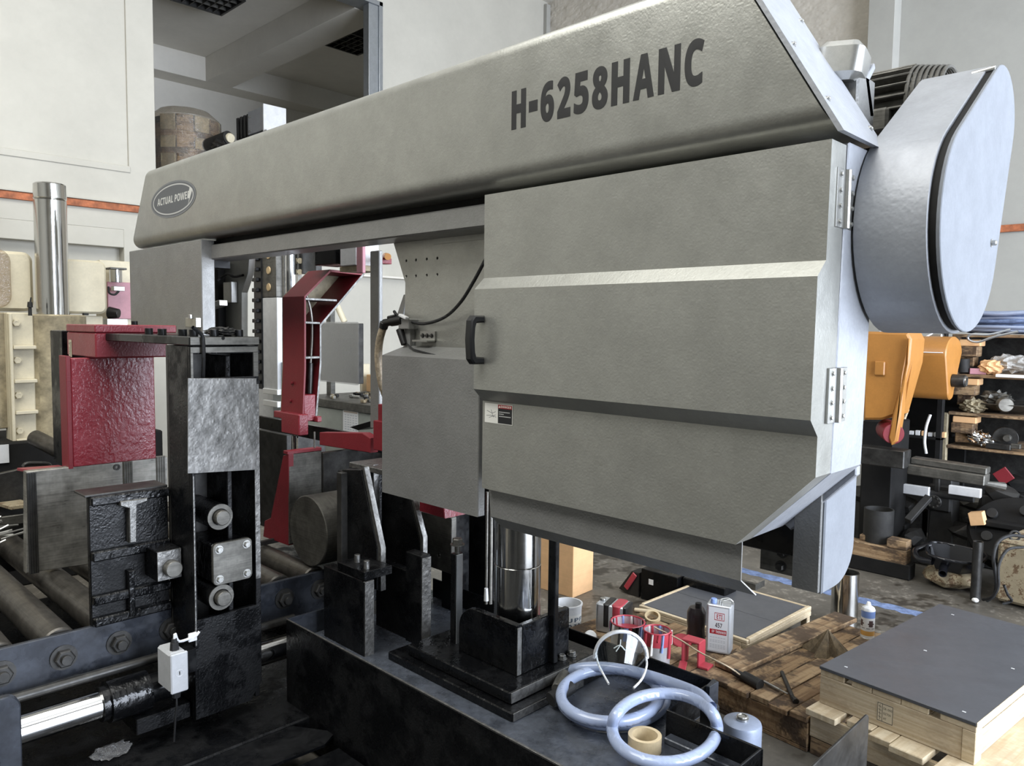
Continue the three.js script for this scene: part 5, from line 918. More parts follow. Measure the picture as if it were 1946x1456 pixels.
single('front_cross_rail', 'long black flat rail crossing the throat below the bent red arm', 'rail', null, K.blackSmooth, box(-4.55, -3.233, 1.067, 1.146, -2.36, -2.34, 0.002));
single('red_cross_bar', 'dark red flat bar with chamfered end in front of the black cross rail', 'bar', null, K.redDark, prism('z', [[-3.584, 1.151, -2.2], [-3.19, 1.189, -2.2], [-3.118, 1.171, -2.2], [-3.123, 1.097, -2.2], [-3.585, 1.083, -2.2]].map((p) => [p[0], p[1]]), -2.25, -2.2, 0.003));
single('red_end_bracket', 'dark red upright bracket at the left edge of the grey guide box', 'bracket', null, K.redDark, box(-3.068, -2.937, 1.122, 1.266, -2.25, -2.18, 0.003), box(-3.057, -2.964, 1.119, 1.345, -2.24, -2.2, 0.003));
single('steel_upright', 'square grey steel upright under the lower rail beside the guide box', 'post', null, K.silverDark, box(-3.264, -3.187, 1.198, 2.1, -2.325, -2.3, 0.004));
single('wiper_blade', 'flat black angled wiper plate beside the red end bracket', 'plate', null, K.blackSmooth, prism('z', [[-3.901, 1.114, -2.6], [-3.628, 1.187, -2.6], [-3.593, 1.163, -2.6], [-3.813, 1.104, -2.6]].map((p) => [p[0], p[1]]), -2.7, -2.6, 0.002));
{
  const t = thing('guide_tower', 'pale steel guide tower with round cream plugs behind the feed carriage', 'machine column');
  const z = -2.75, Bx = (u0, u1, v0, v1, zz = z, d = 0.08, b = 0.003) => null;
  part(t, 'plug_plate', K.steelDull, box(-5.248, -5.042, 1.92, 2.5, -2.83, -2.75, 0.003));
  for (const v of [0, 1, 2]) part(t, 'plug', std(0xcdb389, 0.5, 0.2, { tex: T.blotch, size: 0.1 }), cyl([-5.141, v === 0 ? 2.22 : v === 1 ? 2.112 : 1.992, -2.7499], [-5.141, v === 0 ? 2.22 : v === 1 ? 2.112 : 1.992, -2.742], 0.029, 0.027, 24));
  part(t, 'lit_plate', K.white, box(-5.249, -5.034, 1.234, 1.917, -2.82, -2.752, 0.003));  // white colour carries the light falling on this plate
  part(t, 'tower_column', K.steel, box(-5.118, -5.028, 0.9, 2.5, -2.95, -2.8, 0.004));
  part(t, 'chrome_bar', K.chrome, cyl([-5.011, 1.0, -2.85], [-5.011, 2.6, -2.85], 0.05, 0.05, 32));
  part(t, 'slotted_plate', K.steelDark, box(-4.985, -4.76, 2.089, 2.6, -2.95, -2.9, 0.003));
  for (const v of [496, 517]) part(t, 'plug', K.beigeDirty, cyl(v < 500 ? [-4.969, 2.181, -2.899] : [-4.97, 2.102, -2.899], v < 500 ? [-4.953, 2.18, -2.89] : [-4.955, 2.101, -2.89], 0.02, 0.02, 20));
  part(t, 'cabinet', K.galv, box(-5.159, -4.948, 0.7, 1.456, -2.9, -2.78, 0.004));
  part(t, 'white_lug', K.paper, box(-5.234, -5.018, 1.221, 1.259, -2.8, -2.74, 0.003));
  part(t, 'white_lug', K.paper, box(-5.234, -5.018, 1.132, 1.174, -2.8, -2.74, 0.003));
  part(t, 'base_box', K.white, box(-5.616, -5.367, 0.7, 1.354, -3.0, -2.9, 0.003));
  part(t, 'dark_base', K.steelDark, box(-5.048, -4.645, 0.3, 0.986, -2.9, -2.6, 0.004));
  // black cable chain beside it
  const ch = part(t, 'cable_chain', K.plastic, box(-5.352, -5.239, 1.25, 2.5, -2.78, -2.74, 0.003));
  for (let i = 0; i < 17; i++) part(ch, 'chain_link', K.plastic, bx(-5.295, 1.3 + i * 0.075, -2.725, 0.066, 0.028, 0.028, 0.004));
  based(t);
}
// ---------------------------------------------------------------- work bench and wrapped panel far behind
{
  const t = thing('workbench', 'grey steel workbench with a white paper sheet taped on its front', 'workbench');
  const a = [-5.801, 1.152, -3.527], b = [-4.739, 1.203, -3.527];
  const x0 = a[0], x1 = b[0] + 0.3, z = a[2];
  part(t, 'bench_top', K.steelDull, box(x0 - 0.3, x1, 1.03, 1.101, z - 0.9, z, 0.006));
  part(t, 'bench_front', std(0xa9ada4, 0.6, 0, { tex: T.blotch, size: 0.6 }), box(x0 - 0.3, x1, 0, 1.025, z - 0.85, z - 0.02, 0.004));
  const sheet = canvas(256, 256, (c) => { c.fillStyle = '#e9e9e8'; c.fillRect(0, 0, 256, 256); c.fillStyle = '#c9b7a5'; c.fillRect(14, 22, 228, 12); c.fillStyle = '#b9bcc2'; for (let y = 52; y < 240; y += 20) for (let x = 30; x < 220; x += 44) c.fillRect(x, y, 18 + (x + y) % 19, 6); });
  { const p = [-5.303, 0.921, -3.545]; const g = new THREE.PlaneGeometry(0.22, 0.25); g.translate(p[0], p[1], z - 0.018); const m = new THREE.Mesh(g, new THREE.MeshStandardMaterial({ map: sheet, roughness: 0.9 })); m.name = 'paper_sheet'; m.receiveShadow = true; t.add(m); }
  t.userData.top = 0; delete t.userData.top;
  based(t);
}
{
  const yb = 1.103, z = -3.527, mats = [K.zinc, K.dark, K.steelDull, K.beigeDirty, K.rust];
  const kinds = ['bright steel fitting on the workbench', 'dark steel fitting on the workbench', 'dull grey fitting on the workbench', 'tan fitting on the workbench', 'rusty fitting on the workbench'];
  for (let i = 0; i < 26; i++) { const x = -5.972 + 0.822 * rnd(), zz = z - 0.05 - 0.5 * rnd(), k = i % 5; single('machine_fitting', 'one of the many small ' + kinds[k].replace(' on the', 's strewn on the'), 'machine part', 'fittings on the workbench', mats[k], rnd() > 0.5 ? cyl([x, yb + 0.012, zz], [x + rr(0.02, 0.06), yb + 0.012, zz + rr(-0.03, 0.03)], 0.011, 0.012, 10) : bx(x, yb + 0.012, zz, rr(0.02, 0.06), 0.024, 0.03, 0.004)); }
}
{
  const t = thing('wrapped_board', 'grey panel wrapped in shiny clear plastic standing behind the workbench', 'panel');
  const a = [-6.074, 1.744, -3.74], b = [-5.468, 1.231, -3.74];
  part(t, 'panel', K.steelDark, box(a[0], b[0], b[1], a[1], a[2] - 0.05, a[2], 0.004));
  part(t, 'dark_patch', K.dark, box(a[0] + (b[0] - a[0]) * 0.28, b[0] - 0.02, b[1] + 0.06, a[1] - 0.12, a[2] + 0.0005, a[2] + 0.003, 0.001));
  part(t, 'plastic_wrap', K.clearFilm, prism('z', rrect(a[0] - 0.012, b[0] + 0.012, b[1] - 0.01, a[1] + 0.012, 0.02), a[2] + 0.006, a[2] + 0.012, 0));
  part(t, 'stand', K.steelDull, box(a[0] + 0.1, a[0] + 0.17, a[1], 1.944, a[2] - 0.05, a[2], 0.004), box(a[0] + 0.1, a[0] + 0.17, 0, b[1] - 0.001, a[2] - 0.05, a[2], 0.004));
  based(t);
}
{
  const t = thing('triangle_frame', 'cream triangular steel frame leaning on the wall behind the wrapped panel', 'frame');
  const p = [-6.229, 1.816, -4.016]; const q = (u, v) => 0;
  part(t, 'strut', K.beige, tube([[-6.251, 1.954, -4.008], [-6.173, 1.758, -4.065]], 0.03, 2, 6));
  part(t, 'strut', K.beige, tube([[-6.238, 1.964, -4.022], [-6.352, 1.745, -3.888]], 0.03, 2, 6));
  part(t, 'post', K.beige, box(-6.059, -6.03, 1.106, 1.367, -4.152-0.1, -4.152, 0.006));
  part(t, 'base', K.card, box(-5.936, -5.859, 1.115, 1.275, -4.14-0.2, -4.14, 0.006));
  based(t);
}
struct('trim_12', K.ceil, box(-7.5, -7.42, 2.29, 2.315, -8.2, -5.0));

// ---------------------------------------------------------------- second machine by the left wall
{
  const t = thing('beige_machine', 'beige cast machine with tall chrome column by the left wall', 'machine');
  const cz = -1.567;
  part(t, 'chrome_column', K.polished, cyl([-5.9, 1.766-0.1, cz], [-5.9, 2.536, cz], 0.099, 0.099, 48, 0.002));
  part(t, 'column_cap', K.polished, cyl([-5.9, 2.54, cz], [-5.9, 2.648, cz], 0.0995, 0.098, 48, 0.008));
  part(t, 'base_casting', K.beigeDirty, cyl([-5.95, 0.55, cz - 0.02], [-5.95, 1.773, cz - 0.02], 0.2, 0.19, 48, 0.01));
  const cx = -5.83, zr = -1.429, zl = -1.279;
  part(t, 'bolt_flange', K.beige, box(-5.95, cx, 0.936, 1.781, zr, zl, 0.006));
  part(t, 'flange_rim', K.beige, box(cx + 0.0005, cx + 0.05, 0.936, 1.774, zl - 0.02, zl, 0.004));
  const vs = [1.555, 1.334, 1.129, 0.944];
  for (const y of vs) part(t, 'flange_rib', K.beige, box(cx + 0.0005, cx + 0.06, y - 0.012, y + 0.012, zr, zl - 0.021, 0.004));
  for (const y of [1.713, 1.47, 1.24, 1.006]) part(t, 'flange_bolt', K.beige, bolt([cx + 0.0005, y, -1.328], [1, 0, 0], 0.024, 0.022));
  part(t, 'end_panel', K.beigeDirty, box(-6.2, -5.9, 1.018, 1.78, -1.285, -1.285+0.5, 0.006));
  // long rounded head casting left and right of the column
  const y1 = 2.194, y0 = 1.793;
  part(t, 'head_casting', K.beige, prism('x', rrect(-1.492, 0.2, y0, y1, 0.06), -6.3, -6.05, 0.02));
  part(t, 'plastic_wrap', K.filmWrap, prism('x', rrect(-1.355, 0.22, y0 + 0.02, y1 + 0.01, 0.08), -6.049, -6.02, 0.02));
  part(t, 'cream_cover', K.beige, prism('x', rrect(-1.942, -1.66, 1.785, 2.164, 0.05), -6.25, -6.0, 0.015));
  part(t, 'cover_catch', K.dark, box(-6.02, -5.99, 1.774, 1.789, -1.815, -1.781, 0.002));
  part(t, 'lower_casting', K.beige, box(-6.3, -6.05, 1.677, 1.771, -1.927, -1.7, 0.006));
  part(t, 'back_plate', K.beige, box(-6.4, -6.3, 1.657, 2.194, -2.263, -1.99, 0.005));
  const pp = part(t, 'valve_plate', K.pink, box(-6.2995, -6.28, 1.753, 2.033, -2.239, -2.038, 0.003));
  part(pp, 'silver_cylinder', K.chrome, cyl([-6.2, 2.025, -2.07], [-6.2, 2.123, -2.072], 0.045, 0.045, 24, 0.003));
  part(pp, 'cylinder_flange', K.steelDull, bx(-6.2, 2.127, -2.072, 0.12, 0.014, 0.12, 0.004));
  part(pp, 'valve', K.zinc, bx(-6.2, 1.979, -2.084, 0.06, 0.035, 0.08, 0.004));
  part(pp, 'pump', K.plastic, cyl([-6.2, 1.799, -2.017], [-6.15, 1.792, -2.07], 0.045, 0.035, 20));
  part(pp, 'pump_base', K.zinc, box(-6.27, -6.12, 1.69, 1.753, -2.123, -1.975, 0.004));
  part(pp, 'valve_hose', K.rubber, tube([[-6.2, 1.991, -2.018], [-6.18, 1.944, -2.017], [-6.18, 1.934, -2.054], [-6.18, 1.962, -2.084]], 0.008, 20, 6));
  part(t, 'sensor_stalk', K.dark, cyl([-5.75, 1.762, -1.392], [-5.75, 1.823, -1.393], 0.012, 0.01, 12), cyl([-5.75, 1.816, -1.393], [-5.75, 1.851, -1.394], 0.017, 0.014, 12), cyl([-5.75, 1.84, -1.394], [-5.75, 1.881, -1.401], 0.006, 0.004, 8));
  part(t, 'black_plinth', K.darker, box(-6.4, -5.7, 0, 0.947, -2.2, 0.2, 0.01));
  part(t, 'roller_stub', K.roller, cyl([-5.5, 0.994, -1.336], [-5.2, 0.921, -1.426], 0.05, 0.05, 24));
  part(t, 'white_tag', K.white, box(-5.69, -5.685, 0.823, 0.941, -1.235, -1.103, 0.001));
  based(t);
}
{
  const t = thing('scrap_stand', 'dark steel stand with sloped side holding bright swarf at far left', 'stand');
  const P = (u, v) => 0;
  part(t, 'sloped_plate', K.steelDark, prism('x', [[-4.9, 0.884, -0.97], [-4.9, 0.907, -1.139], [-4.9, 0.461, -1.126], [-4.9, 0.494, -0.958]].map((p) => [p[2], p[1]]), -4.94, -4.9, 0.003));
  part(t, 'inner_shelf', K.rust, turn(box(-4.89, -4.6, 0.725, 0.745, -1.11, -0.998, 0.003), 'Z', 0.1, [-4.8, 0.737, -1.041]));
  part(t, 'cross_bar', K.steelDull, box(-4.62, -4.6, 0.666, 0.715, -1.4, 0.2, 0.003));
  part(t, 'top_handle', K.steelDark, tube([[-4.6, 0.963, -1.06], [-4.6, 0.978, -1.075], [-4.6, 0.974, -1.128], [-4.6, 0.966, -1.172], [-4.6, 0.948, -1.186]], 0.012, 24, 8));
  based(t);
  const s = [];
  for (let i = 0; i < 70; i++) { const a = rr(-5, 50), z0 = rr(0, 1), p = [-4.45 + rr(-0.12, 0.1), 0.669 + rr(-0.03, 0.06), -1.025 + rr(0, 0.5)]; s.push(cyl(p, [p[0] + rr(-0.05, 0.05), p[1] + rr(-0.02, 0.02), p[2] + rr(0.05, 0.16)], 0.006, 0.004, 6)); }
  single('swarf', 'heap of bright curled steel swarf at the far left edge', 'swarf', null, K.zinc, ...s).userData.kind = 'stuff';
}
// ---------------------------------------------------------------- in the upper room
{
  const t = thing('wrapped_stack', 'round stack of brown boxes wrapped in clear plastic behind the upper opening', 'boxes');
  const c = [-8.464, 3.727, -3.565], r = 0.34, yb = 3.0, y1 = 3.931;
  part(t, 'core', K.oldwood2, cyl([c[0], yb, c[2]], [c[0], y1 - 0.1, c[2]], r, r, 40, 0.03));
  for (const [k, h] of [[0, 0.16], [1, 0.12], [2, 0.16]]) for (let i = 0; i < 6; i++) { const a = i * 0.5 - 0.9, y = y1 - 0.12 - k * 0.2; part(t, 'printed_band', i % 2 ? K.oldwood : K.beigeDirty, turn(box(c[0] + r - 0.005, c[0] + r + 0.012, y - h / 2, y + h / 2, c[2] - 0.08, c[2] + 0.08, 0.003), 'Y', a, c)); }
  part(t, 'top_lid', K.dark, lat([[r, 0], [r * 0.96, 0.05], [r * 0.6, 0.1], [0, 0.12]], 32).translate(c[0], y1 - 0.1, c[2]));
  part(t, 'plastic_wrap', K.filmWrap, (() => { const g = lat([[r + 0.02, 0], [r + 0.035, 0.2], [r + 0.02, 0.45], [r + 0.035, 0.65], [r + 0.02, y1 - yb - 0.03], [r * 0.75, y1 - yb + 0.06], [0, y1 - yb + 0.09]], 40), p = g.attributes.position; for (let i = 0; i < p.count; i++) { const a = Math.atan2(p.getZ(i), p.getX(i)), k = 1 + 0.012 * Math.sin(a * 9) + 0.01 * Math.sin(a * 23 + p.getY(i) * 8); p.setX(i, p.getX(i) * k); p.setZ(i, p.getZ(i) * k); } g.translate(c[0], yb + 0.002, c[2]); g.deleteAttribute('normal'); return fin(g, 0.4); })());
  based(t);
}
{
  const t = thing('control_unit', 'grey steel control unit with black finned side behind the upper opening', 'electrical unit');
  const z = -4.023, xa = -8.264, xb = -7.947, xc = -7.601, yb = 3.754, yt = 3.999;
  part(t, 'steel_cover', K.guard, box(xb, xc, yb, yt, z - 0.25, z, 0.004));
  part(t, 'cover_flange', K.white, box(xc + 0.001, xc + 0.02, yb - 0.02, yt + 0.02, z - 0.25, z + 0.01, 0.003));
  part(t, 'cover_flange', K.white, box(xc + 0.021, xc + 0.08, yb - 0.02, yb - 0.005, z - 0.25, z + 0.01, 0.003));
  part(t, 'black_frame', K.plastic, box(xa, xb - 0.002, yb - 0.02, yt - 0.02, z - 0.2, z - 0.05, 0.008));
  for (let i = 0; i < 4; i++) part(t, 'black_rib', K.plastic, box(xa + (xb - xa) * (0.06 + 0.25 * i), xa + (xb - xa) * (0.2 + 0.25 * i), yb, yt - 0.01, z - 0.049, z - 0.015, 0.003));
  part(t, 'base_skid', K.plastic, box(xa, xc + 0.05, 3.0, yb - 0.021, z - 0.22, z - 0.02, 0.008));
  for (const v of [0, 1, 2, 3]) part(t, 'cover_screw', K.zinc, bolt([xb + 0.03 + (v % 2) * 0.03, yt - 0.06 - (v > 1 ? 0.15 : 0), z], [0, 0, 1], 0.008, 0.006, true));
  based(t);
}
single('clear_tub', 'translucent white tub beside the grey control unit in the upper room', 'tub', null, K.plasticBag, pipe([-7.87, 3.0, -4.301], [-7.876, 3.987, -4.301], 0.1, 0.094, 32));
{
  const t = thing('fabric_roll', 'dark grey rolled bundle with cream end lying behind the upper opening', 'roll');
  part(t, 'roll', K.dark, cyl([-8.242, 3.587, -3.627], [-7.829, 3.66, -3.758], 0.07, 0.075, 20)); part(t, 'cream_end', K.beige, cyl([-7.827, 3.66, -3.758], [-7.797, 3.65, -3.76], 0.05, 0.045, 20));
  part(t, 'cloth_fold', K.steelDark, crumple([-7.944, 3.6, -3.709], [0.16, 0.09, 0.09], 0.3, 2));
  part(t, 'under_box', K.darker, box(-8.222, -7.811, 3.0, 3.527, -3.758-0.2, -3.758+0.05));
  based(t);
}
for (const [i, lab] of [[0, 'dark louvred ceiling lamp in the upper room, nearer the jamb post'], [1, 'dark louvred ceiling lamp at the top edge of the upper opening']]) {
  const t = thing('ceiling_lamp', lab, 'ceiling lamp', null), c = i ? [-9.2, 5.547, -4.172] : [-9, 5.498, -6.047];
  const y = c[1];
  part(t, 'lamp_frame', K.steelDark, box(c[0] - 0.32, c[0] + 0.32, y, y + 0.1, c[2] - 0.32, c[2] - 0.29), box(c[0] - 0.32, c[0] + 0.32, y, y + 0.1, c[2] + 0.29, c[2] + 0.32), box(c[0] - 0.32, c[0] - 0.29, y, y + 0.1, c[2] - 0.289, c[2] + 0.289), box(c[0] + 0.29, c[0] + 0.32, y, y + 0.1, c[2] - 0.289, c[2] + 0.289), box(c[0] - 0.32, c[0] + 0.32, y + 0.1, y + 0.12, c[2] - 0.32, c[2] + 0.32));
  for (let k = 1; k < 6; k++) part(t, 'louvre', K.steelDull, box(c[0] - 0.289, c[0] + 0.289, y + 0.005, y + 0.06, c[2] - 0.29 + k * 0.0967 - 0.004, c[2] - 0.29 + k * 0.0967 + 0.004, 0.001));
  for (let k = 1; k < 4; k++) part(t, 'cross_louvre', K.steelDull, box(c[0] - 0.29 + k * 0.145 - 0.004, c[0] - 0.29 + k * 0.145 + 0.004, y + 0.01, y + 0.055, c[2] - 0.289, c[2] + 0.289, 0.001));
  based(t);
}

// ---------------------------------------------------------------- orange saw, shelves and clutter along the back wall
{
  const t = thing('orange_saw', 'small orange band saw with drum-shaped belt cover beside the grey saw', 'machine');
  const zz = -4.866;
  const f = (pts, z0, z1, b = 0.006) => prism('z', pts.map((p) => [p[0], p[1]]), z0, z1, b);
  part(t, 'saw_head', K.orange, f([[-2.024, 1.728, -5.6], [-1.731, 1.724, -5.6], [-1.706, 1.678, -5.6], [-1.712, 1.518, -5.6], [-1.789, 1.153, -5.6], [-1.87, 1.116, -5.6], [-1.997, 1.104, -5.6]], -5.9, -5.6, 0.016));
  part(t, 'blade_cover', K.orange, f([[-1.715, 1.682, -5.62], [-1.734, 1.427, -5.62], [-1.741, 1.156, -5.62], [-1.76, 0.979, -5.62], [-1.793, 0.95, -5.62], [-1.816, 1.002, -5.62], [-1.795, 1.151, -5.62], [-1.724, 1.517, -5.62]], -5.66, -5.57, 0.012));
  part(t, 'under_drum', K.redDark, cyl([-1.889, 1.039, -5.75], [-1.787, 1.026, -5.59], 0.07, 0.07, 28));
  part(t, 'latch_recess', K.orange, bx(-1.897, 1.474, -5.59, 0.07, 0.1, 0.02, 0.01));
  const c = [-1.79, 1.495, -6.428], e = [-1.638, 1.464, -6.362];
  const drum = () => { const o = [], c1 = [0.0, 0.10], c2 = [-0.04, -0.135]; for (let i = 0; i <= 16; i++) { const a = -0.1 + Math.PI * i / 16; o.push([c1[0] + 0.205 * Math.cos(a), c1[1] + 0.135 * Math.sin(a)]); } for (let i = 0; i <= 12; i++) { const a = Math.PI + Math.PI * i / 12; o.push([c2[0] + 0.07 + 0.075 * Math.cos(a), c2[1] - 0.03 + 0.07 * Math.sin(a)]); } return o; };
  const cov = part(t, 'belt_cover', K.orange, prism('x', drum().map(([z, y]) => [z + e[2], y + e[1]]), c[0] - 0.23, e[0], 0.008));
  part(cov, 'white_stripe', K.paper, box(c[0] - 0.16, e[0] - 0.02, e[1] + 0.115, e[1] + 0.121, e[2] + 0.206, e[2] + 0.2095, 0.001));
  part(cov, 'knob', K.steelDark, cyl([e[0], e[1] - 0.09, e[2] + 0.02], [e[0] + 0.09, e[1] - 0.09, e[2] + 0.02], 0.048, 0.045, 24, 0.004));
  part(cov, 'knob_ring', K.zinc, pipe([e[0] + 0.09, e[1] - 0.09, e[2] + 0.02], [e[0] + 0.097, e[1] - 0.09, e[2] + 0.02], 0.036, 0.028, 20));
  part(t, 'pedestal', K.darker, box(-2.122, -1.898, 0, 1.067, -6.3, -5.95, 0.01));
  part(t, 'bow_tube', K.white, tube([[-1.931, 1.701, -6.311], [-1.899, 1.693, -6.341], [-1.885, 1.646, -6.35], [-1.891, 1.606, -6.34]], 0.008, 20, 6), tube([[-1.878, 1.634, -6.355], [-1.85, 1.686, -6.388], [-1.812, 1.719, -6.429]], 0.007, 16, 6));
  part(t, 'cable', K.pine2, tube([[-1.909, 1.141, -6.276], [-1.927, 1.053, -6.25], [-1.937, 0.933, -6.228], [-1.943, 0.833, -6.212]], 0.009, 24, 6));
  part(t, 'cable', K.white, tube([[-1.787, 1.103, -6.392], [-1.804, 1.007, -6.365], [-1.806, 0.895, -6.352], [-1.792, 0.807, -6.357]], 0.011, 24, 6));
  based(t);
}
{
  const t = thing('shelf_rack', 'tall rack of plank shelves and wooden spacer blocks against the back wall', 'shelf');
  const z0 = -6.6, zb = -7.3, xl = -1.7, xr = -0.947;
  for (const y of [1.712, 1.407, 1.113, 0.853]) part(t, 'shelf_board', K.oldwood, box(xl - 0.02, xr, y - 0.018, y + 0.006, zb, z0, 0.004));
  for (const [v, w] of [[0, 0], [1, 1], [2, 2]]) {
    const y0 = [1.457, 1.16, 0.869][v];
    const hi = [1.678, 1.381, 1.087][v];
    part(t, 'spacer_block', K.card, box(xl + 0.01, xl + 0.17, (y0 + hi) / 2 + 0.06, hi - 0.001, z0 - 0.16, z0 - 0.01, 0.005));
    part(t, 'spacer_block', K.oldwood, box(xl + 0.0, xl + 0.15, (y0 + hi) / 2 - 0.02, (y0 + hi) / 2 + 0.058, z0 - 0.16, z0 - 0.015, 0.005));
    part(t, 'spacer_block', K.oldwood2, box(xl + 0.02, xl + 0.12, y0 + 0.012, (y0 + hi) / 2 - 0.021, z0 - 0.2, z0 - 0.06, 0.005));
  }
  part(t, 'upright', K.beigeDirty, box(xl - 0.1, xl - 0.021, 0, 1.106, z0 - 0.05, z0, 0.004));
  part(t, 'upright', K.oldwood, box(xl - 0.02, xl + 0.03, 1.371, 1.696, z0 - 0.06, z0 + 0.006, 0.004));
  part(t, 'upright', K.oldwood, box(xr - 0.06, xr, 0, 1.7, z0 - 0.06, z0 + 0.006, 0.004));
  part(t, 'shade_sheet', K.steelDark, box(xl - 0.1, xr, 0, 1.7, zb - 0.03, zb, 0.002));  // dark sheet carries the shade inside the shelves
  based(t);
}
{
  const t = thing('cable_coil', 'thick coil of pale blue cable lying on the topmost shelf', 'cable');
  const c = [-1.377, 1.822, -6.85];
  for (let i = 0; i < 16; i++) { const r = 0.3 + rr(-0.05, 0.09), y = 1.725 + 0.02 + 0.0095 * i, pts = []; for (let k = 0; k < 14; k++) { const a = k / 14 * 6.283; pts.push([c[0] + 0.05 + (r + rr(-0.012, 0.012)) * 1.25 * Math.cos(a), y + rr(-0.008, 0.008), c[2] - 0.05 + r * 0.62 * Math.sin(a)]); } part(t, 'cable_turn', i % 4 ? K.hose : K.bluePaint, fin(new THREE.TubeGeometry(curve(pts, true), 70, 0.015, 6, true), 1.2)); }
  part(t, 'hanging_loop', K.galv, tube([[-1.28, 1.742, -6.55], [-1.427, 1.702, -6.55], [-1.534, 1.66, -6.55], [-1.598, 1.679, -6.55], [-1.582, 1.715, -6.55], [-1.464, 1.717, -6.56], [-1.34, 1.757, -6.6]], 0.01, 40, 6));
  based(t);
}
// things on the shelves
const S = (u, v, z) => 0;
single('tin_cup', 'dark round tin standing at the left end of the second shelf', 'tin', null, K.dark, cyl([-1.646, 1.423, -6.65], [-1.654, 1.528, -6.65], 0.045, 0.05, 24, 0.003));
single('pink_box', 'small pink and brown box on the second shelf', 'box', null, K.pink, turn(bx(-1.554, 1.436, -6.68, 0.11, 0.045, 0.08, 0.003), 'Y', 0.3, [-1.561, 1.434, -6.68]));
single('paper_cone', 'crumpled brown paper bag on the second shelf', 'bag', null, K.card, crumple([-1.469, 1.47, -6.7], [0.1, 0.07, 0.09], 0.3, 2.4, 0.9));
single('plastic_bag', 'crumpled grey plastic sheet heaped on the second shelf', 'plastic bag', null, K.plasticBag, crumple([-1.361, 1.496, -6.8], [0.22, 0.09, 0.16], 0.4, 3, 0.9));
single('white_strip', 'long white strip lying on the front edge of the second shelf', 'strip', null, K.paper, box(-1.412, -1.093, 1.403, 1.419+0.006, -6.63, -6.57, 0.003));
single('plastic_bag', 'dusty crumpled bag at the left end of the third shelf', 'plastic bag', null, K.beigeDirty, crumple([-1.569, 1.167, -6.68], [0.12, 0.08, 0.1], 0.45, 3, 0.9));
single('plastic_bag', 'crumpled dusty bag in the wide dish on the third shelf', 'plastic bag', null, K.steelDull, crumple([-1.429, 1.222, -6.75], [0.14, 0.09, 0.1], 0.45, 3, 0.9));
single('dish', 'wide shallow pale-rimmed dish on the third shelf', 'dish', null, K.steelDull, lat([[0.06, 0], [0.2, 0.02], [0.3, 0.07], [0.29, 0.075], [0.19, 0.03], [0.05, 0.012]], 40).translate(-1.36, 1.125, -6.9));
single('grey_knob', 'round grey machined disc standing in the third-shelf dish', 'disc', null, K.steel, cyl([-1.365, 1.2, -6.66], [-1.338, 1.198, -6.6], 0.055, 0.05, 28));
single('foil_bag', 'shiny crumpled foil bag on the fourth shelf', 'plastic bag', null, K.chrome, turn(crumple([-1.5, 0.922, -6.68], [0.17, 0.07, 0.1], 0.45, 4, 0.9), 'Z', -0.4, [-1.5, 0.922, -6.68]));
{
  const t = thing('grinding_disc', 'dark round disc with metal hub standing on the fourth shelf', 'disc');
  part(t, 'disc', K.steelDark, cyl([-1.357, 0.942, -6.72], [-1.357 + 0.01, 0.942, -6.68], 0.085, 0.085, 36, 0.004));
  part(t, 'hub', K.steelDull, cyl([-1.332, 0.948, -6.68], [-1.329, 0.948, -6.63], 0.028, 0.024, 20)); based(t);
}
for (const [i, l] of [[0, 'dark flat metal offcut lying in front of the shelf disc'], [1, 'small grey metal block at the right end of the fourth shelf']]) single('metal_offcut', l, 'offcut', null, i ? K.steelDull : K.steelDark, i ? bx(-1.264, 0.899, -6.62, 0.06, 0.035, 0.05) : bx(-1.374, 0.886, -6.62, 0.16, 0.04, 0.06));
// dark racking left of the shelves
{
  const t = thing('dark_rack', 'dark steel rack with a row of small pale boxes behind the orange saw', 'rack');
  const z = -6.5;
  const xa = -2.487, xb = -1.734;
  for (const y of [0.918, 1.693, 1.302]) part(t, 'rack_shelf', K.darker, box(xa, xb, y - 0.02, y, -7.2, -6.5, 0.003));
  part(t, 'rack_post', K.darker, box(xb - 0.04, xb, 0, 2.0, -6.56, -6.5)); part(t, 'rack_back', K.darker, box(xa, xb, 0, 1.693, -7.24, -7.2)); part(t, 'rack_post', K.darker, box(xa, xa + 0.04, 0, 1.8, -6.56, -6.5));
  based(t);
  for (let i = 0; i < 7; i++) { const p = [-2.015 + i * 0.045, 0.918, -6.56]; single('small_box', i % 3 ? 'one of the small white boxes in a row on the dark rack' : 'one of the small tan boxes in a row on the dark rack', 'box', i % 3 ? 'white boxes on the dark rack' : 'tan boxes on the dark rack', i % 3 ? K.white : K.card, box(p[0], p[0] + 0.033, p[1] + 0.001, p[1] + rr(0.03, 0.05), p[2], p[2] + 0.04, 0.003)); }
}
single('switch_box', 'small grey box with rounded corners on top of the dark rack', 'electrical box', null, K.zinc, bx(-1.787, 1.695, -6.45, 0.09, 0.05, 0.06, 0.008));
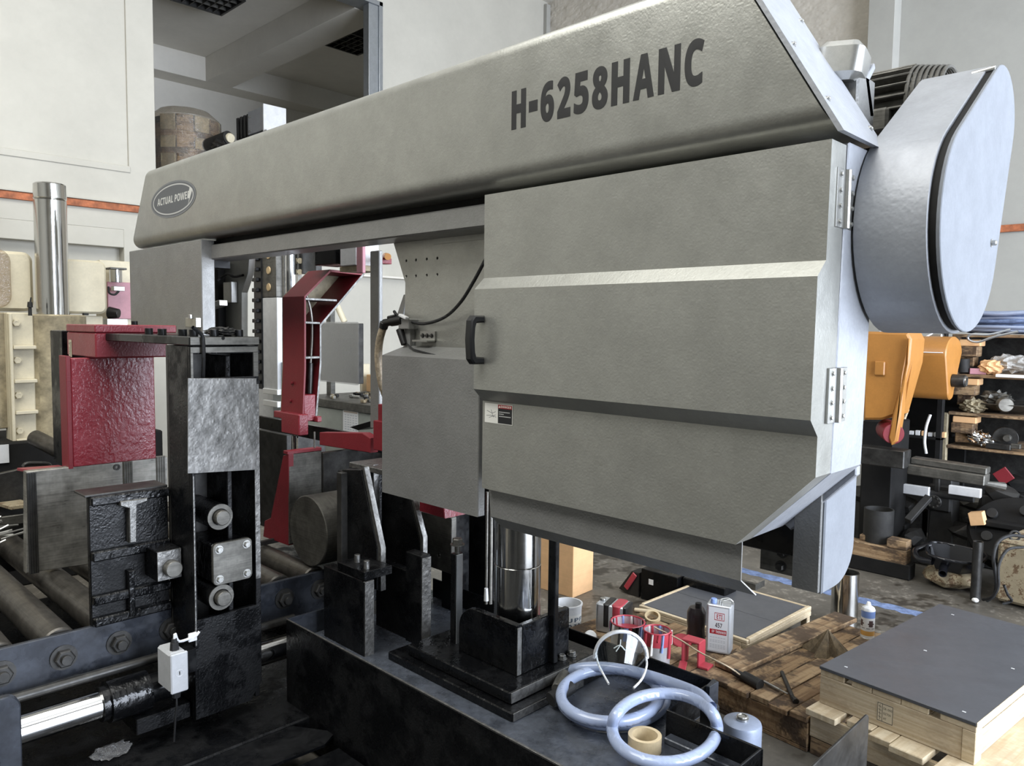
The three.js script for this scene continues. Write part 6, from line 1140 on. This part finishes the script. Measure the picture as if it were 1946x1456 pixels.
// steel stock lying on the racks
single('steel_channel', 'long dark grey steel channel lying across the rack beside the orange saw', 'steel channel', null, K.steelDark, box(-2.037, -1.717, 0.789, 0.912, -5.606-0.15, -5.606, 0.006));
{
  const t = thing('steel_beam', 'grey steel beam with stepped top resting above the black pedestal vice', 'steel beam');
  const o = [-1.483, 0.775, -5.744];
  part(t, 'beam_body', K.steelDull, turn(box(o[0] - 0.24, o[0] + 0.23, o[1] - 0.04, o[1] + 0.03, o[2] - 0.1, o[2] + 0.04, 0.006), 'Z', -0.03, o));
  part(t, 'beam_step', K.steelDull, turn(box(o[0] - 0.235, o[0] + 0.23, o[1] + 0.0305, o[1] + 0.075, o[2] - 0.1, o[2] + 0.005, 0.006), 'Z', -0.03, o));
  based(t);
}
{
  const t = thing('pedestal_vice', 'black pedestal machine with round flange and bright straight cross bar', 'vice');
  const o = [-1.658, 0, -6.299];
  const zz = o[2], k = 1;
  part(t, 'pedestal', K.dark, prism('z', [[o[0] - 0.09, 0], [o[0] + 0.1, 0], [o[0] + 0.06, 0.75], [o[0] - 0.06, 0.75]], zz - 0.2, zz, 0.008));
  part(t, 'head_block', K.dark, bx(o[0] - 0.01, 0.493, zz - 0.08, 0.16, 0.2, 0.2, 0.012));
  part(t, 'flange', K.steelDark, cyl([-1.695, 0.467, zz + 0.02], [-1.695, 0.467, zz + 0.05], 0.052, 0.052, 28));
  for (let i = 0; i < 8; i++) part(t, 'flange_bolt', K.steelDull, bolt([-1.695 + 0.038 * Math.cos(i * 0.785), 0.467 + 0.038 * Math.sin(i * 0.785), zz + 0.05], [0, 0, 1], 0.006, 0.006));
  part(t, 'cross_bar', K.white, box(-1.954, -1.723, 0.502, 0.574, zz + 0.04, zz + 0.08, 0.004));
  part(t, 'cross_bar', K.white, box(-1.594, -1.386, 0.548, 0.613, zz + 0.04, zz + 0.08, 0.004));
  part(t, 'spindle', K.dark, cyl([o[0] - 0.1, 0.527, zz + 0.02], [o[0] + 0.22, 0.527, zz + 0.02], 0.028, 0.028, 18));
  part(t, 'lever', K.steelDark, aim(mv(bx(0, 0, 0, 0.03, 0.2, 0.03), 0, 0.1, 0), [o[0] - 0.02, 0.55, zz + 0.03], [o[0] - 0.02, 0.75, zz + 0.05]));
  based(t);
}
single('black_drum', 'open black steel drum standing on notched timber', 'drum', null, K.dark, pipe([-1.931, 0.207, -5.812], [-1.931, 0.444, -5.812], 0.1, 0.09, 36));
{
  const t = thing('timber_block', 'old notched timber beam under the black steel drum', 'timber');
  const o = [-1.913, 0.151, -5.683];
  part(t, 'beam', K.oldwood, box(o[0] - 0.35, o[0] + 0.22, o[1] - 0.05, o[1] + 0.055, o[2] - 0.1, o[2] + 0.0, 0.006));
  part(t, 'end_block', K.oldwood, box(o[0] + 0.085, o[0] + 0.22, o[1] + 0.0555, o[1] + 0.12, o[2] - 0.1, o[2] + 0.002, 0.006));
  part(t, 'rear_block', K.oldwood, box(o[0] - 0.12, o[0] - 0.05, o[1] + 0.0555, o[1] + 0.1, o[2] - 0.16, o[2] - 0.05, 0.006));
  based(t);
}
single('floor_beam', 'long black steel beam lying on the floor under the notched timber', 'steel beam', null, K.darker, box(-2.9, -1.666, 0, 0.11, -5.68-0.12, -5.68, 0.008));
single('dark_table', 'low dark steel plate table beside the pedestal machine', 'table', null, K.darker, box(-1.45, -0.9, 0.38, 0.42, -6.57, -6.1, 0.006), box(-1.43, -1.38, 0.0, 0.382, -6.2, -6.12), box(-1.0, -0.92, 0, 0.382, -6.2, -6.12));
{
  const o = [-1.426, 0, -5.668];
  single('foam_chunk', 'rough broken tan foam chunk under the black drain pan', 'block', null, K.rust, lump([o[0], 0.075, o[2] - 0.08], [0.19, 0.085, 0.14], 90, 0.28));
  const t = thing('drain_pan', 'black plastic oil drain pan with spout lying on the tan foam chunk', 'pan');
  const g = (s, y) => [[-0.17 * s, -0.1 * s], [-0.06 * s, -0.16 * s], [0.15 * s, -0.14 * s], [0.18 * s, 0.02 * s], [0.1 * s, 0.13 * s], [-0.1 * s, 0.14 * s]].map(([x, z]) => [x, y, z]);
  const A = g(1, 0.1), B = g(0.72, 0.0); A.push(A[0]); B.push(B[0]);
  const glossy = std(0x15161a, 0.25, 0);
  part(t, 'pan_wall', glossy, slab([A, B], 0.006)); part(t, 'pan_floor', glossy, prism('y', g(0.72, 0).map((p) => [p[0], p[2]]), 0.0, 0.006, 0.001));
  part(t, 'rim', glossy, tube(A.slice(0, 6), 0.012, 60, 8, true)); part(t, 'spout', glossy, pipe([-0.02, 0.03, 0.12], [0.0, 0.02, 0.21], 0.026, 0.02, 20));
  part(t, 'grip', glossy, tube([[-0.16, 0.1, -0.05], [-0.22, 0.07, 0.04], [-0.17, 0.05, 0.13], [-0.08, 0.06, 0.15]], 0.022, 24, 8));
  t.position.set(o[0] + 0.0, 0.14, o[2] - 0.08); t.rotation.x = 0.08; t.rotation.z = -0.05;
}
single('thin_pipe', 'thin dark steel pipe standing upright between the drain pan and the welder', 'pipe', null, K.steelDark, pipe([-1.244, 0, -5.597], [-1.244, 0.385, -5.597], 0.03, 0.024, 24));
single('white_pebble', 'small white round lump on the floor by the welder cables', 'stone', null, K.paper, lump([-1.23, 0.016, -5.599+0.06], [0.022, 0.016, 0.02], 30, 0.1));
{
  const o = [-1.121, 0, -5.616];
  const t = thing('welding_machine', 'rusty pale steel welding machine with looped black cables at right edge', 'welder');
  part(t, 'cabinet', K.rust, turn(box(o[0] - 0.02, o[0] + 0.5, 0.02, 0.4, o[2] - 0.45, o[2], 0.02), 'Y', -0.1, o));
  part(t, 'top_panel', K.rust, turn(box(o[0] - 0.015, o[0] + 0.495, 0.4005, 0.41, o[2] - 0.445, o[2] - 0.005, 0.004), 'Y', -0.1, o));
  for (const [x, z] of [[0.05, -0.1], [0.4, -0.1], [0.05, -0.4], [0.4, -0.4]]) part(t, 'foot', K.rubber, cyl([o[0] + x, 0, o[2] + z], [o[0] + x, 0.0195, o[2] + z], 0.03, 0.03, 14));
  part(t, 'lifting_eye', K.dark, fin(mv(turn(new THREE.TorusGeometry(0.03, 0.007, 8, 24), 'Y', 0.5), -1.07, 0.435, o[2] - 0.1)));
  part(t, 'cable', K.rubber, tube([[-1.003, 0.461, -5.622], [-1.053, 0.479, -5.504], [-1.098, 0.447, -5.416], [-1.108, 0.356, -5.368], [-1.089, 0.228, -5.374], [-1.102, 0.115, -5.421], [-1.146, 0.058, -5.441]], 0.011, 60, 8));
  part(t, 'cable', K.rubber, tube([[-0.989, 0.409, -5.56], [-1.049, 0.405, -5.431], [-1.073, 0.32, -5.343], [-1.068, 0.193, -5.335], [-1.101, 0.115, -5.352], [-1.158, 0.071, -5.403]], 0.009, 60, 8));
  part(t, 'cable', K.rubber, tube([[-1.043, 0.203, -5.36], [-1.024, 0.146, -5.374], [-1.014, 0.094, -5.434], [-1.057, 0.067, -5.418]], 0.008, 30, 8));
  based(t);
}
{
  const t = thing('cable_reel', 'large black steel reel lying behind the rusty welder', 'reel');
  const o = [-1.166, 0.401, -6.157];
  part(t, 'reel_disc', K.darker, cyl([o[0], o[1] - 0.12, o[2] - 0.1], [o[0], o[1] - 0.02, o[2]], 0.28, 0.28, 48, 0.02));
  for (let i = 0; i < 5; i++) part(t, 'reel_hub', K.dark, cyl([o[0] + 0.17 * Math.cos(i * 1.257), o[1] - 0.02 + 0.12 * Math.sin(i * 1.257), o[2] - 0.1 * Math.sin(i * 1.257) + 0.0], [o[0] + 0.17 * Math.cos(i * 1.257), o[1] - 0.005 + 0.12 * Math.sin(i * 1.257), o[2] + 0.03 - 0.1 * Math.sin(i * 1.257)], 0.035, 0.035, 18));
  part(t, 'axle', K.steelDull, cyl([o[0] + 0.08, o[1] - 0.02, o[2] - 0.02], [o[0] + 0.09, o[1] + 0.16, o[2] - 0.0], 0.012, 0.012, 12));
  based(t);
}
single('red_plate', 'dusty red diamond-shaped plate leaning among the dark scrap', 'plate', null, K.redDark, (() => { const o = [-1.303, 0.689, -6.473]; return [turn(bx(o[0], o[1], o[2], 0.1, 0.1, 0.015, 0.003), 'Z', 0.7, o)]; })());
single('cardboard_box', 'opened tan cardboard box among dark scrap beside the pedestal machine', 'box', null, K.card, (() => { const o = [-1.369, 0.428, -6.102]; return turn(bx(o[0], o[1], o[2], 0.09, 0.09, 0.08, 0.003), 'Z', 0.25, o); })());
single('angle_iron', 'dull steel angle iron leaning left of the pedestal machine', 'steel bar', null, K.dark, (() => { const a = [-1.751, 0.379, -5.864], b = [-1.683, 0.529, -6.085]; return aim(mv(bx(0, 0, 0, 0.05, len(a, b), 0.04, 0.004), 0, len(a, b) / 2, 0), a, b); })());
single('spanner', 'dull grey double-ended spanner lying right of the steel beam', 'tool', null, K.steelDull, cyl([-1.281, 0.734, -5.797], [-1.18, 0.711, -5.894], 0.016, 0.03, 10), cyl([-1.281, 0.734, -5.797], [-1.299, 0.779, -5.785], 0.03, 0.02, 10));
{
  const mats = [K.dark, K.darker, K.steelDark, K.steelDull];
  const where = [[-2.136, 0.479, -6.059], [-2.014, 0.276, -6.297], [-1.932, 0.38, -6.388], [-1.526, 0.429, -6.65], [-1.385, 0.433, -6.647], [-1.229, 0.499, -6.526], [-1.517, 0.258, -6.361], [-1.378, 0.26, -6.497], [-1.811, 0.188, -6.207], [-1.259, 0.613, -6.648], [-2.166, 0.229, -6.284], [-1.647, 0.283, -6.657], [-1.307, 0.562, -6.456]];
  const w = ['below the steel channel', 'behind the open black drum', 'left of the leaning angle iron', 'right of the bright cross bar', 'low behind the open tan box', 'above the black reel', 'right of the pedestal foot', 'behind the black reel', 'below the leaning angle iron', 'right of the red diamond plate', 'left of the open black drum', 'behind the pedestal machine', 'propping up the red diamond plate'];
  where.forEach((p, i) => single('scrap_casting', 'dark scrap machine casting ' + w[i], 'scrap', null, mats[i % 4], turn(lump(p, [0.15, 0.08, 0.11], 40, 0.35), 'Y', i, p), box(p[0] - 0.12, p[0] + 0.14, 0, p[1] - 0.02, p[2] - 0.1, p[2] + 0.05, 0.01)));
}

renderer.render(scene, camera);
